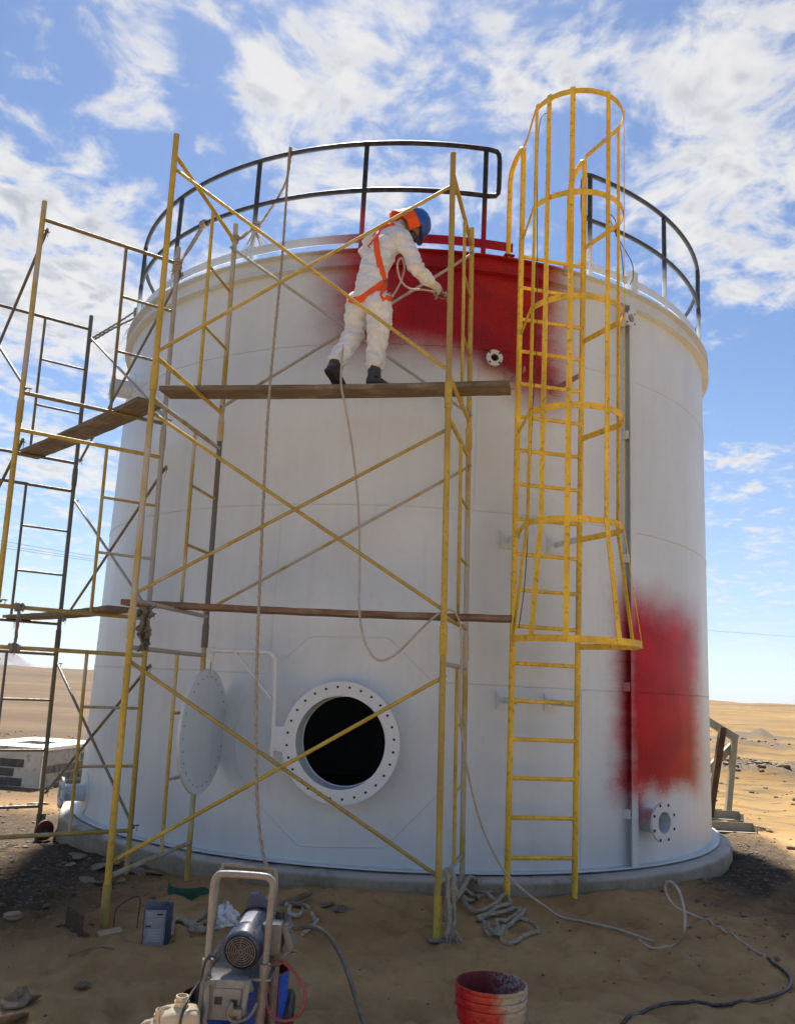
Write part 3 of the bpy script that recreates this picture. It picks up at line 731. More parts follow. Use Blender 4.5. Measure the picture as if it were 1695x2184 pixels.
cb = MB(); P = [at(1167, 238, 6.75), at(1147, 300, 6.80), at(1145, 700, 6.98), at(1135, 880, 7.0), at(1122, 1200, 6.95), at(1106, 1340, 6.9)]
cb.tube(smooth_path(P, 8), .004, 6); tag(cb.build('thin_cable', HOSEB, loc=P[-1]), 'thin cable running down inside the yellow ladder cage', 'cable')
cb = MB(); P0 = cyl_tz(1312, 500, RG); base = at(1335, 590, 7.55)
cb.tube(smooth_path([at(1330, 600, 7.6), at(1325, 540, 7.6), at(1316, 505, 7.6), at(1296, 455, 7.62), at(1312, 470, 7.6), at(1313, 500, 7.6), at(1325, 520, 7.6), at(1347, 560, 7.6), at(1350, 590, 7.6), at(1343, 606, 7.6)], 8), .0045, 6)
tag(cb.build('looped_wire', HOSEB, loc=at(1330, 600, 7.6)), 'thin grey wire looped over the guardrail beside the junction box', 'wire')

# ================================================================== SCAFFOLDS
def tower(label, posts, frames, braces, joints, top, lean, mats, name='scaffold_tower', loc=None):
    tw = thing(name, label, 'scaffold', loc, 'frame scaffold towers against the tank')
    def pt(k, z):
        x, y, zf = posts[k]; return Vector((x+lean*z, y, z))
    zs = [None]+joints
    n = len(joints)+1
    for k, (x, y, zf) in posts.items():
        for s_ in range(n):
            z0 = zf-.03 if s_ == 0 else joints[s_-1]; z1 = joints[s_]+.10 if s_ < n-1 else top
            mt = mats(k, s_, 'post'); p = MB(); p.cyl(pt(k, z0), pt(k, z1), .0225, n=14); po = p.build('post', mt, tw)
            if s_ > 0:
                q = MB(); q.cyl(pt(k, z0-.01), pt(k, z0+.185), .0285, n=14); q.build('coupling_sleeve', mt, po)
            elif k in 'ABF':
                q = MB(); q.cyl(pt(k, zf-.02), pt(k, zf+.27), .0285, n=14); q.build('coupling_sleeve', mt, po)
    for (a, b) in frames:
        for s_ in range(n):
            zt_ = joints[s_]-.075 if s_ < n-1 else top-.17; zl = (joints[s_-1]+.25) if s_ else max(posts[a][2], posts[b][2])+.30
            for nm, z in (('top_rail', zt_), ('lower_rail', zl)):
                r = MB(); r.cyl(pt(a, z), pt(b, z), .0175, n=12); r.build(nm, mats(a+b, s_, nm), tw)
            f = .60; i0, i1 = pt(a, zl).lerp(pt(b, zl), f), pt(a, zt_).lerp(pt(b, zt_), f)
            r = MB(); r.cyl(i0, i1, .0145, n=10); r.build('inner_post', mats(a+b, s_, 'inner'), tw)
            for u in (.36, .69):
                z = zl+(zt_-zl)*u; r = MB(); r.cyl(pt(a, z).lerp(pt(b, z), f), pt(b, z), .0125, n=10); r.build('rung', mats(a+b, s_, 'rung'), tw)
    for (a, b, off) in braces:
        d = (pt(b, 2)-pt(a, 2)).normalized(); nrm = Vector((d.y, -d.x, 0))*off
        for s_ in range(n):
            z0 = (joints[s_-1] if s_ else max(posts[a][2], posts[b][2]))+(.30 if s_ else .38); z1 = (joints[s_] if s_ < n-1 else top-.10)-.17
            for w, (p, q) in enumerate(((pt(a, z1), pt(b, z0)), (pt(b, z1), pt(a, z0)))):
                if a+b == 'CD' and (s_ == 0 or (s_ == 1 and w == 0)): continue      # left out in front of the manway
                o_ = nrm*(.045 if w == 0 else .018)/abs(off); e = (q-p).normalized()
                r = MB(); r.tube([p+o_-e*.03, p+o_+e*.03, p+o_+e*.05, q+o_-e*.05, q+o_-e*.03, q+o_+e*.03], [.013, .013, .0135, .0135, .013, .013], 10); bo = r.build('cross_brace', mats(a+b, s_, 'brace%d' % w), tw)
                for e_ in (p, q):
                    pn = MB(); pn.cyl(e_-nrm*.02/abs(off), e_+nrm*.075/abs(off), .006, n=8); pn.cyl(e_+nrm*.06/abs(off), e_+nrm*.06/abs(off)-MU*.05, .0035, n=6); pn.build('locking_pin', OLD, bo)
    return tw, pt
JN = [1.87, 3.67]
zA = lambda x, y: gz(x, y)
MAINP = {'A': (-1.765, 5.99), 'B': (.402, 6.05), 'C': (-1.53, 7.30), 'D': (.655, 7.155)}
MAINP = {k: (x, y, gz(x, y)) for k, (x, y) in MAINP.items()}
def mats_main(k, s_, part):
    if part == 'post': return {'A': YEL if s_ != 1 else YELW, 'B': YEL, 'C': [YELW, DRK, YELW][s_], 'D': [YELW, YELW, YELW][s_]}[k]
    if k == 'AC': return GRY if (s_ < 2 and 'rail' in part) else (YEL if s_ == 2 else YELW)
    if k == 'BD': return GRY if ('rail' in part and s_ < 1) else YEL
    if k == 'CD': return GRY if s_ == 2 else YELW
    return YELW if s_ == 2 and part == 'brace1' else YEL
main_t, mpt = tower('yellow frame scaffold in front of the tank that the painter stands on', MAINP, [('A', 'C'), ('B', 'D')], [('A', 'B', -1), ('C', 'D', 1)], JN, 5.76, -.0185, mats_main, loc=(-.6, 6.6, 0))
SIDEP = {'E': (-3.13, 6.93), 'G': (-2.11, 7.64), 'F': (-3.55, 9.38), 'I': (-4.57, 8.67)}
SIDEP = {k: (x, y, gz(x, y)) for k, (x, y) in SIDEP.items()}
def mats_side(k, s_, part):
    if part == 'post': return {'E': YELW, 'G': [YELW, GRY, GRY][s_], 'F': DRK, 'I': DRK}[k]
    if k == 'EG': return OLD if s_ == 2 else YELW
    if k == 'GF': return GRY if part == 'brace1' and s_ else OLD
    return DRK if s_ else OLD
side_t, spt = tower('darker worn frame scaffold standing left of the tank on a red wheel', SIDEP, [('E', 'G'), ('I', 'F')], [('G', 'F', 1), ('E', 'I', 1)], [1.85, 3.65], 5.68, -.0235, mats_side, loc=(-3.6, 8.7, 0))
fx, fy, fz = SIDEP['F']
wh = MB(); wc = Vector((fx+.075, fy-.03, fz+.11)); wax = Vector((.75, -.62, 0)).normalized(); wh.lathe([(.02, -.025), (.08, -.025), (.10, -.015), (.10, .015), (.08, .025), (.02, .025)], wc, wax, 28); wo = wh.build('caster_wheel', REDW, side_t)
wh = MB(); wh.beam(wc-wax*.05-MU*.09, wc-wax*.05+MU*.16, .05, .012, up=wax); wh.cyl(wc-wax*.06, wc+wax*.05, .014, n=10); wh.build('wheel_fork', DRK, wo)

# steel foot plates
def plate(x, y, s, ang, tilt, name, label, mat, h=.006):
    z = gz(x, y)+.004; mb = MB(); ax = (Vector((cos(ang), sin(ang), tilt)).normalized(), Vector((-sin(ang), cos(ang), 0)), None); ax = (ax[0], ax[1], ax[0].cross(ax[1]))
    mb.box((x, y, z+abs(tilt)*s*.4), (s, s*.75, h), ax); return tag(mb.build(name, mat, loc=(x, y, z)), label, name.replace('_', ' ').split()[-1])
ax_, ay_, az_ = MAINP['A']; bx2, by2, bz2 = MAINP['B']
plate(bx2+.02, by2-.03, .17, .1, .0, 'base_plate', 'small flat steel plate under the right front scaffold post', STEEL)
plate(ax_+.09, ay_-.16, .14, .5, .15, 'stone_slab', 'small pale flat stone beside the left front scaffold post', simple('slab', (.42, .30, .19), .9, 0, .2, (.2, .14, .09), .3), .022)
ang_ = MB(); P = Vector((ax_-.10, ay_-.12, gz(ax_-.1, ay_-.12))); ang_.beam(P+Vector((-.14, .10, .05)), P+Vector((.04, -.12, .05)), .006, .13); ang_.beam(P+Vector((-.135, .11, 0)), P+Vector((.05, -.11, .0)), .07, .006)
tag(ang_.build('angle_iron', RUST, loc=P), 'rusty angle iron piece lying at the foot of the scaffold post', 'scrap iron')
wr = MB(); P = Vector((ax_+.12, ay_+.02, gz(ax_+.12, ay_)))
wr.tube(smooth_path([P+Vector((-.06, 0, .0)), P+Vector((-.05, 0, .12)), P+Vector((.08, .02, .19)), P+Vector((.09, 0, .05)), P+Vector((.10, -.03, -.02))], 5), .004, 6); tag(wr.build('bent_wire', RUST, loc=P), 'bent dark wire standing in the sand by the scaffold foot', 'wire')

# planks
def plank(p0, p1, width, tk, mat, label, lean_v=(0, 0, 1)):
    p0, p1 = Vector(p0), Vector(p1); c = (p0+p1)/2; d = (p1-p0).normalized(); u = Vector(lean_v); sd = u.cross(d).normalized(); u = d.cross(sd)
    bm = MB(); L = (p1-p0).length; n = 24; rings = []
    for i in range(n+1):
        f = i/n; q = p0.lerp(p1, f); w = width*(1+.012*sin(i*1.7)); sag = -.012*sin(pi*f)
        hw, ht = w/2, tk/2; bb = .004
        prof = [(-hw+bb, -ht), (hw-bb, -ht), (hw, -ht+bb), (hw, ht-bb), (hw-bb, ht), (-hw+bb, ht), (-hw, ht-bb), (-hw, -ht+bb)]
        rings.append([Vector((L*(f-.5), a, b+sag+.0015*sin(i*2.1))) for a, b in prof])
    bm.ring_loft(rings); o = bm.build('plank', mat, smooth=30)
    mt = Matrix((d, sd, u)).transposed().to_4x4(); mt.translation = c; o.matrix_world = mt
    return tag(o, label, 'plank', 'scaffold boards')
ZP = JN[1]+.25+.0175; TKP = .042
def up_pt(x, y, z): p = onz(x, y, z); return Vector((p.x, p.y, z))
uL = (up_pt(333, 821, ZP+TKP)+up_pt(370, 852, ZP))/2; uR = (up_pt(1087, 812, ZP+TKP)+up_pt(1089, 842, ZP))/2
print('upper plank', uL, uR, (up_pt(333, 821, ZP+TKP)-up_pt(370, 852, ZP)).length)
PLK0, PLK1 = Vector((uL.x, uL.y, ZP+TKP/2+.001)), Vector((uR.x, uR.y, ZP+TKP/2+.001))
plank(PLK0, PLK1, .235, TKP, WOOD, 'upper grey-brown scaffold plank under the painter\'s boots')
ZL = JN[0]+.25+.0175
lL = Vector((-1.98, 6.72, 0)); lR = Vector((.905, 6.42, 0))
lL = Vector((at(268, 1300, 6.78).x, 6.78, ZL+.022)); lR = Vector((at(1091, 1320, 6.45).x, 6.45, ZL+.022))
plank(lL, lR, .22, .042, WOODR, 'reddish lower scaffold plank at manway height in front of the tank')
# planks of the side tower
def on_line(az_px, P, Q):
    d = ray(*az_px); d2 = Vector((d.x, d.y)); a = Vector(P[:2]); b = Vector(Q[:2])-a
    den = d2.x*b.y-d2.y*b.x; s_ = (a.x*d2.y-a.y*d2.x)/den*-1
    s_ = (d2.x*-a.y+d2.y*a.x)/den
    return a+b*s_
ZS2 = 3.65+.25+.0175+.022; ZS1 = 1.85+.25+.0175+.022
e3, g3, f3, i3 = (spt(k, 3.9) for k in 'EGFI')
q0 = on_line((278, 850), e3, g3); q1 = on_line((72, 970), i3, f3); dq = (q1-q0).normalized()
plank((*(q0-dq*.42), ZS2), (*(q1+dq*.22), ZS2), .25, .042, WOOD, 'dark scaffold plank of the left tower, up against the sky')
q0 = on_line((225, 1300), spt('E', 2.1), spt('G', 2.1)); q1 = on_line((40, 1330), spt('I', 2.1), spt('F', 2.1)); dq = (q1-q0).normalized()
plank((*(q0-dq*.32), ZS1), (*(q1+dq*.2), ZS1), .23, .042, WOOD, 'lower pale-edged plank of the left scaffold tower')

# ================================================================== ROPES
def ropething(name, label, pts, r, mat, cat='rope', group=None):
    mb = MB(); rope_mesh(mb, pts, r); return tag(mb.build(name, mat, smooth=70, loc=pts[-1]), label, cat, group)
rt0 = cyl_tz(621, 325, RG); RT = cpt(rt0[0], 6.755, RG)
ropething('safety_rope', 'long twisted lifeline rope hanging from the guardrail down to the ground', [cpt(cyl_tz(548, 480, RG)[0], 5.98, RG), RT+Vector((-.05, .03, -.35)), RT+Vector((-.008, .03, -.03)), RT+MU*.035, RT-cn(rt0[0])*-.035-MU*.03, at(604, 520, 7.05), at(592, 650, 6.70), at(575, 830, 6.42), at(565, 1000, 6.28), at(556, 1200, 6.15), at(548, 1400, 6.05), at(546, 1600, 5.95), at(550, 1730, 5.88), at(561, 1823, 5.80), at(580, 1900, 5.68), Vector((-.86, 5.55, gz(-.86, 5.55)+.015)), Vector((-.60, 5.45, gz(-.6, 5.45)+.01)), Vector((-.45, 5.6, gz(-.45, 5.6)+.01))], .0105, ROPE)
def knot(mb, c, axis, r, turns, rr, seed):
    rn = random.Random(seed); ax = Vector(axis).normalized(); e1 = ax.orthogonal().normalized(); e2 = ax.cross(e1); pts = []
    for i in range(turns*8+1):
        a = i*2*pi/8; pts.append(Vector(c)+ax*((i/(turns*8)-.5)*turns*rr*2.0+rn.uniform(-1, 1)*rr*.5)+(e1*cos(a)+e2*sin(a))*(r+rr*.6+rn.uniform(0, 1)*rr*.8))
    rope_mesh(mb, pts, rr, sub=4); return mb
def fray(mb, c, n, L, seed):
    rn = random.Random(seed)
    for i in range(n):
        d = Vector((rn.uniform(-.6, .6), rn.uniform(-.6, .6), -rn.uniform(.4, 1.2))); p = Vector(c)+Vector((rn.uniform(-1, 1), rn.uniform(-1, 1), rn.uniform(-1, 1)))*.015
        mb.tube([p, p+d*L*.5+Vector((rn.uniform(-1, 1), rn.uniform(-1, 1), 0))*L*.15, p+d*L], [.004, .003, .001], 5)
    return mb
ctop = mpt('C', 5.62); pst = cpt(cyl_tz(545, 495, RG)[0], 6.02, RG)
mb = MB(); knot(mb, ctop, (0, 0, 1), .0225, 2, .012, 1); knot(mb, pst, (0, 0, 1), .024, 3, .013, 2); rope_mesh(mb, [ctop+Vector((.03, 0, .01)), ctop.lerp(pst, .5)-MU*.015, pst+Vector((-.03, 0, .01))], .013); rope_mesh(mb, [ctop+Vector((.03, 0, -.01)), ctop.lerp(pst, .45)-MU*.03, pst+Vector((-.03, 0, -.01))], .012); fray(mb, pst-MU*.06, 14, .26, 3)
tag(mb.build('tie_rope', ROPE, smooth=70, loc=ctop), 'frayed white rope lashing the scaffold corner post to the guardrail', 'rope', 'rope lashings')
gt = spt('G', 5.48); ps2 = cpt(cyl_tz(437, 470, RG)[0], 6.257, RG)
mb = MB(); knot(mb, gt, (0, 0, 1), .0225, 4, .014, 5); rope_mesh(mb, [gt+Vector((.02, -.02, .03)), gt.lerp(ps2, .5)-MU*.03, ps2-MU*.02], .012); rope_mesh(mb, [gt+Vector((.02, .02, .05)), gt.lerp(ps2, .5)+MU*.01, ps2+MU*.02], .012); knot(mb, ps2, ct(cyl_tz(437, 470, RG)[0]), .024, 3, .012, 6); fray(mb, gt-MU*.05, 12, .12, 7)
tag(mb.build('tie_rope', ROPE, smooth=70, loc=gt), 'grey rope knotted round the white scaffold post and up to the guardrail', 'rope', 'rope lashings')
ft_ = spt('F', 5.40); ps3 = cpt(radians(-58), 6.05, RG)
ps3 = cpt(cyl_tz(300, 610, RG)[0], 6.0, RG)
mb = MB(); rope_mesh(mb, [ft_+Vector((.02, -.02, -.02)), ft_.lerp(ps3, .5)-MU*.02, ps3], .011); rope_mesh(mb, [ft_+Vector((.02, -.02, -.06)), ft_.lerp(ps3, .5)-MU*.06, ps3-MU*.10], .011); knot(mb, ps3-MU*.05, (0, 0, 1), .026, 4, .015, 8); fray(mb, ps3-MU*.15, 26, .28, 9)
tag(mb.build('tie_rope', ROPED, smooth=70, loc=ft_), 'double rope stretched from the dark rear scaffold post to the guardrail', 'rope', 'rope lashings')
# short frayed rope between two rails of the side tower, and a rag
e0, g0 = spt('E', 2.0), spt('G', 2.0); lq = on_line((41, 1300), e0, g0); P1 = Vector((lq.x, lq.y, 2.10)); P2 = Vector((lq.x+.005, lq.y, 1.775))
mb = MB(); dv = (g0-e0).normalized(); knot(mb, P1, dv, .0175, 3, .012, 11); knot(mb, P2, dv, .0175, 3, .013, 12); rope_mesh(mb, [P1, P1.lerp(P2, .5), P2], .0125); fray(mb, P1-MU*.10, 9, .07, 13); fray(mb, P2-MU*.0, 10, .06, 14)
tag(mb.build('frayed_rope', ROPED, smooth=70, loc=P2), 'short frayed rope tied between two rails of the left scaffold', 'rope')
def rag(name, label, c, w, h, mat, seed):
    rn = np.random.RandomState(seed); mb = MB(); n, k = 9, 14; vs = []
    for i in range(k):
        for j in range(n):
            u, v = j/(n-1)-.5, i/(k-1); wd = w*(.35+.65*abs(sin(2.1*v*pi+seed))*(1-v*.3))
            vs.append(Vector(c)+Vector((u*wd+.012*rn.randn(), .03*sin(u*14+v*3)+.012*rn.randn(), -v*h+.01*rn.randn())))
    fs = [(i*n+j, i*n+j+1, (i+1)*n+j+1, (i+1)*n+j) for i in range(k-1) for j in range(n-1)]
    mb.add(vs, fs); o = mb.build(name, mat, smooth=80, loc=c); md = o.modifiers.new('s', 'SOLIDIFY'); md.thickness = .004; return tag(o, label, 'rag')
lowr = mpt('A', 2.10).lerp(mpt('C', 2.10), .10)
rag('rag', 'torn grey rag hanging under the lower plank behind the scaffold post', lowr-MU*.01+Vector((.03, 0, 0)), .11, .31, ROPED, 4)

# ================================================================== PAINTER
def make_person():
    Yp = 6.70
    per = thing('person', 'painter in white coverall, blue helmet and orange harness bending to spray the tank', 'person', (-.32, 6.70, ZP+TKP))
    A = lambda x, y, Y: at(x, y, Y)
    lat = Vector((.74, -.67, 0)); zf = ZP+TKP+.002
    mb = MB()
    def limb(pts, ell=None, side=None, n=16):
        P = [Vector(p) for p, r in pts]; rs = [r*.90 for p, r in pts]
        d0 = (P[0]-P[1]).normalized(); d1 = (P[-1]-P[-2]).normalized()
        P = [P[0]+d0*rs[0]*.55]+P+[P[-1]+d1*rs[-1]*.55]; rs = [rs[0]*.55]+rs+[rs[-1]*.55]; e = ([ell[0]]+list(ell)+[ell[-1]]) if ell else None
        mb.tube(P, rs, n, ell=e, side=side)
    pel, wai, che, sho, nek = A(789, 628, 6.67), A(795, 580, 6.69), A(820, 527, 6.73), A(836, 497, 6.76), A(852, 482, 6.79)
    limb([(A(786, 652, 6.67), .145), (pel, .165), (wai, .148), (A(807, 552, 6.71), .158), (che, .168), (sho, .135), (nek, .075)], [.86, .84, .84, .82, .80, .78, .95], lat)
    hl, hr = A(766, 640, 6.75), A(806, 640, 6.60)
    kl, kr = A(757, 706, 6.79), A(806, 716, 6.64)
    al, arr = A(716, 773, 6.70), A(797, 783, 6.66)
    limb([(hl, .125), (A(761, 672, 6.78), .118), (kl, .098), (A(740, 738, 6.76), .092), (A(724, 762, 6.72), .096), (A(718, 774, 6.70), .086)])
    limb([(hr, .128), (A(810, 678, 6.62), .120), (kr, .103), (A(803, 750, 6.66), .092), (A(799, 773, 6.66), .096), (A(798, 784, 6.66), .085)])
    sr, er, wr_ = A(856, 508, 6.64), A(888, 574, 6.60), A(919, 603, 6.70)
    limb([(A(843, 500, 6.70), .095), (sr, .098), (A(875, 542, 6.62), .080), (er, .074), (A(906, 592, 6.65), .062), (wr_, .050)])
    sl_, el_, wl_ = A(800, 505, 6.87), A(778, 535, 6.95), A(800, 570, 7.0)
    limb([(A(815, 505, 6.82), .09), (sl_, .088), (A(788, 518, 6.92), .078), (el_, .070), (A(790, 553, 6.99), .06), (wl_, .05)])
    # head
    up = Vector((.84, .25, .47)).normalized(); fwd = Vector((.46, .22, -.86)); fwd = (fwd-up*fwd.dot(up)).normalized(); rt = fwd.cross(up)
    hc = A(879, 479, 6.82)
    limb([(nek, .062), (hc-up*.07-fwd*.02, .058)])
    rings = []
    for i in range(13):
        a = -pi/2+pi*i/12; rr = cos(a); h = sin(a)
        jaw = 1-.18*max(0, -h)
        rings.append([hc+up*h*.125+(fwd*cos(b)*.100*(1 if cos(b) < 0 else jaw*1.03)+rt*sin(b)*.078*jaw)*max(rr, .02)+fwd*(.012*(1-h)) for b in [2*pi*k/20 for k in range(20)]])
    mb.ring_loft(rings)
    nose = hc+fwd*.098-up*.012; mb.tube([nose+up*.03, nose+fwd*.018-up*.012, nose-up*.02], [.008, .014, .009], 8)
    for s_ in (-1, 1): mb.tube([hc+rt*s_*.074+up*.02, hc+rt*s_*.086-fwd*.008, hc+rt*s_*.076-up*.025], [.012, .014, .010], 8)
    tmp = mb.build('tmp', SUIT, smooth=0); md = tmp.modifiers.new('r', 'REMESH'); md.mode = 'VOXEL'; md.voxel_size = .0085; md.adaptivity = 0
    sm = tmp.modifiers.new('sm', 'SMOOTH'); sm.factor = .5; sm.iterations = 7
    dg = bpy.context.evaluated_depsgraph_get(); me = bpy.data.meshes.new_from_object(tmp.evaluated_get(dg)); bpy.data.objects.remove(tmp)
    N = len(me.vertices); co = np.empty(N*3); me.vertices.foreach_get('co', co); co = co.reshape(-1, 3)
    no = np.empty(N*3); me.vertex_normals.foreach_get('vector', no) if hasattr(me, 'vertex_normals') else me.vertices.foreach_get('normal', no); no = no.reshape(-1, 3)
    # loose-fabric folds
    q = co.copy(); wx = .35*fbm(q[:, 0]*5, q[:, 1]*5, q[:, 2]*5, 2, 60)
    r1 = 1-np.abs(fbm(q[:, 0]*6+wx*3, q[:, 1]*6, q[:, 2]*13+wx*4, 2, 11)); r2 = 1-np.abs(fbm(q[:, 0]*12+q[:, 2]*9, q[:, 1]*12, q[:, 2]*15+wx*5, 2, 12))
    d = .020*(r1-.72)+.007*(r2-.7)+.0*(1-2*np.abs(fbm(q[:, 0]*24+wx*6, q[:, 1]*24, q[:, 2]*30+q[:, 0]*14, 2, 71)))
    hd = np.array(hc); inh = np.linalg.norm(co-hd, axis=1) < .155; isup = ((co-hd)@np.array(up)) > -.10; inh &= isup
    # bunching at knees, elbows, waist and cuffs
    for c_, rad, fr, am in ((kl, .16, 70, .008), (kr, .16, 70, .008), (er, .12, 85, .007), (wai, .2, 60, .007), (al, .14, 95, .007), (arr, .14, 95, .007), (A(906, 592, 6.65), .12, 90, .006)):
        ds = np.linalg.norm(co-np.array(c_), axis=1); w = np.exp(-(ds/rad)**2); d = d+am*w*np.sin(co[:, 2]*fr+6*fbm(co[:, 0]*7, co[:, 1]*7, co[:, 2]*3, 2, 33))
    d[inh] *= .0
    co = co+no*d[:, None]; me.vertices.foreach_set('co', (co-np.array(per.location)).ravel())
    me.materials.clear(); me.materials.append(SUIT); me.materials.append(SKIN)
    fi = [1 if all(inh[v] for v in p.vertices) else 0 for p in me.polygons]; me.polygons.foreach_set('material_index', fi); me.polygons.foreach_set('use_smooth', [True]*len(fi)); me.update()
    body = bpy.data.objects.new('body', me); COL.objects.link(body); body.parent = per
    # helmet
    hb_ = MB(); o = hc+up*.030-fwd*.004; rings = []
    for i in range(12):
        a = (pi/2)*i/11; rings.append([o+up*.138*sin(a)+(fwd*cos(b)*.144+rt*sin(b)*.120)*max(cos(a), .02)**.8 for b in [2*pi*k/36 for k in range(36)]])
    rings.insert(0, [o-up*.014+fwd*cos(b)*.147+rt*sin(b)*.123 for b in [2*pi*k/36 for k in range(36)]])
    hb_.ring_loft(rings); ho = hb_.build('helmet', HELM, per, 60)
    br = MB(); rings = []
    for k in range(25):
        b = -1.15+2.3*k/24; e = cos(b*pi/2/1.2); base = o-up*.010+fwd*cos(b)*.142+rt*sin(b)*.119; tip = base+(fwd*cos(b*.5)+rt*sin(b*.5)*.6)*(.052*max(.12, e))-up*.014*e
        rings.append([base+up*.004, tip+up*.0035, tip-up*.0035, base-up*.006])
    br.ring_loft(rings); br.build('brim', BLACK, ho, 50)
    # neck flap
    fl = MB(); rings = []
    for k in range(33):
        b = radians(62)+radians(236)*k/32; cb_, sb = cos(b), sin(b); ring = []
        for i in range(8):
            v = i/7; fld = .008*sin(k*1.35+v*2)*v; q = o-up*(.012+.168*v*(.72+.28*max(0, -cb_)))+(fwd*cb_*(.142+.012*v)+rt*sb*(.120+.016*v))*(1+fld*5)
            ring.append(q)
        rings.append(ring)
    n_ = 8; vs = [p for r in rings for p in r]; fs = [(i*n_+j, i*n_+j+1, (i+1)*n_+j+1, (i+1)*n_+j) for i in range(32) for j in range(7)]
    fl.add(vs, fs); fo = fl.build('neck_flap', FLAP, per, 80); md = fo.modifiers.new('s', 'SOLIDIFY'); md.thickness = .004
    rs_ = MB(); c_ = hc+fwd*.095-up*.055; rs_.lathe([(.001, .05), (.03, .05), (.052, .02), (.06, -.03), (.03, -.06)], c_, fwd, 20)
    for s_ in (-1, 1): rs_.lathe([(.001, .035), (.03, .035), (.033, 0), (.02, -.01)], c_+rt*s_*.048-up*.012, (rt*s_+fwd*.6), 16)
    rs_.build('respirator', BLACK, per)
    # boots
    def boot(heel, toe, ankle, upv, label=None):
        heel, toe, ankle = Vector(heel), Vector(toe), Vector(ankle); d = (toe-heel).normalized(); u = Vector(upv); u = (u-d*u.dot(d)).normalized(); s = d.cross(u); L = (toe-heel).length
        b = MB(); rings = []
        for f, w, h in ((-.04, .022, .050), (0, .036, .085), (.12, .041, .105), (.30, .040, .105), (.5, .044, .075), (.72, .050, .060), (.9, .044, .052), (1.0, .024, .035)):
            c0 = heel+d*L*f; rings.append([c0+s*w*cos(a)*(1 if sin(a) > -.5 else .95)+u*(.018+h*.5+h*.5*sin(a)) for a in [2*pi*k/16 for k in range(16)]])
        b.ring_loft(rings); b.tube([heel+d*L*.20+u*.075, ankle], [.052, .056], 16); bo = b.build('boot', BOOT, per, 60)
        so = MB(); rings = []
        for f, w in ((-.05, .020), (-.02, .036), (.15, .040), (.4, .036), (.55, .041), (.75, .050), (.92, .043), (1.02, .022)):
            c0 = heel+d*L*f; rings.append([c0+s*w+u*.024, c0-s*w+u*.024, c0-s*w, c0+s*w])
        so.ring_loft(rings); so.build('sole', BLACK, bo)
    hr_ = A(786, 814, 6.58); hr_.z = zf; tr2 = A(832, 814, 6.72); tr2.z = zf
    tr2 = hr_+(tr2-hr_).normalized()*.285; boot(hr_, tr2, A(798, 786, 6.65), (0, 0, 1))
    tl2 = A(722, 815, 6.73); tl2.z = zf+.012; hl2 = A(699, 791, 6.58)
    tl2 = hl2+(tl2-hl2).normalized()*.27
    if tl2.z < zf+.004: tl2.z = zf+.004
    boot(hl2, tl2, A(715, 776, 6.69), (.25, .3, .9))
    # gloved right hand closed on the gun
    hm = MB(); W0 = wr_; G0 = A(938, 616, 6.73); dr = (G0-W0).normalized(); upq = Vector((-.3, .1, .95)); upq = (upq-dr*upq.dot(dr)).normalized(); sd = dr.cross(upq)
    hm.tube([W0-dr*.03, W0+dr*.015, W0+dr*.05, W0+dr*.085], [.046, .042, .044, .036], 14, ell=[.9, .8, .62, .6], side=upq)
    kn = W0+dr*.085
    for i, (off, L) in enumerate(((.030, .075), (.010, .083), (-.011, .078), (-.030, .062))):
        b0 = kn+upq*off-dr*.015-sd*.004
        hm.tube([b0, b0+dr*L*.36-sd*.008, b0+dr*L*.50-sd*.032, b0+dr*L*.28-sd*.052, b0+dr*L*.02-sd*.052], [.0115, .0112, .0108, .0102, .008], 8)
    tb = W0+dr*.035+upq*.032-sd*.012; hm.tube([tb, tb+upq*.020+dr*.022-sd*.014, tb+upq*.016+dr*.052-sd*.026, tb+upq*.006+dr*.072-sd*.036], [.015, .0135, .0118, .008], 8)
    tmp = hm.build('tmp', GLOVE, smooth=0); md = tmp.modifiers.new('r', 'REMESH'); md.mode = 'VOXEL'; md.voxel_size = .0032; sm = tmp.modifiers.new('sm', 'SMOOTH'); sm.iterations = 3
    dg = bpy.context.evaluated_depsgraph_get(); me2 = bpy.data.meshes.new_from_object(tmp.evaluated_get(dg)); bpy.data.objects.remove(tmp)
    me2.transform(Matrix.Translation(-per.location)); me2.polygons.foreach_set('use_smooth', [True]*len(me2.polygons)); g_ = bpy.data.objects.new('glove', me2); COL.objects.link(g_); g_.parent = per
    # harness straps laid on the suit
    from mathutils.bvhtree import BVHTree
    bv = BVHTree.FromPolygons([tuple(c) for c in co], [tuple(p.vertices) for p in me.polygons])
    def strap(px, w=.045, mat=ORANGE, name='harness_strap'):
        pts = resample(smooth_path([A(x, y, 6.3) for x, y in px], 8), .015); rings = []; hits = []
        for p in pts:
            dv = (p-CAM).normalized(); h = bv.ray_cast(CAM, dv)
            if h[0] is None: h = bv.find_nearest(CAM+dv*6.75)
            hits.append((h[0], h[1]))
        for i, (p, nn) in enumerate(hits):
            a, b = max(0, i-2), min(len(hits)-1, i+2); tg = (hits[b][0]-hits[a][0]).normalized(); nv = sum((hits[k][1] for k in range(a, b+1)), Vector()).normalized(); bn = tg.cross(nv).normalized()
            c_ = sum((hits[k][0] for k in range(a, b+1)), Vector())/(b-a+1)
            rings.append([c_+bn*w/2+nv*.011, c_+nv*.014, c_-bn*w/2+nv*.011, c_-bn*w/2-nv*.008, c_+bn*w/2-nv*.008])
        s_ = MB(); s_.ring_loft(rings); return s_.build(name, mat, per, 60)
    D = lambda x, y: (644.6+x*.215, 414.8+y*.215)
    strap([D(930, 298), D(840, 310), D(770, 355), D(735, 420)]); strap([D(800, 310), D(760, 350), D(735, 420)], .035)
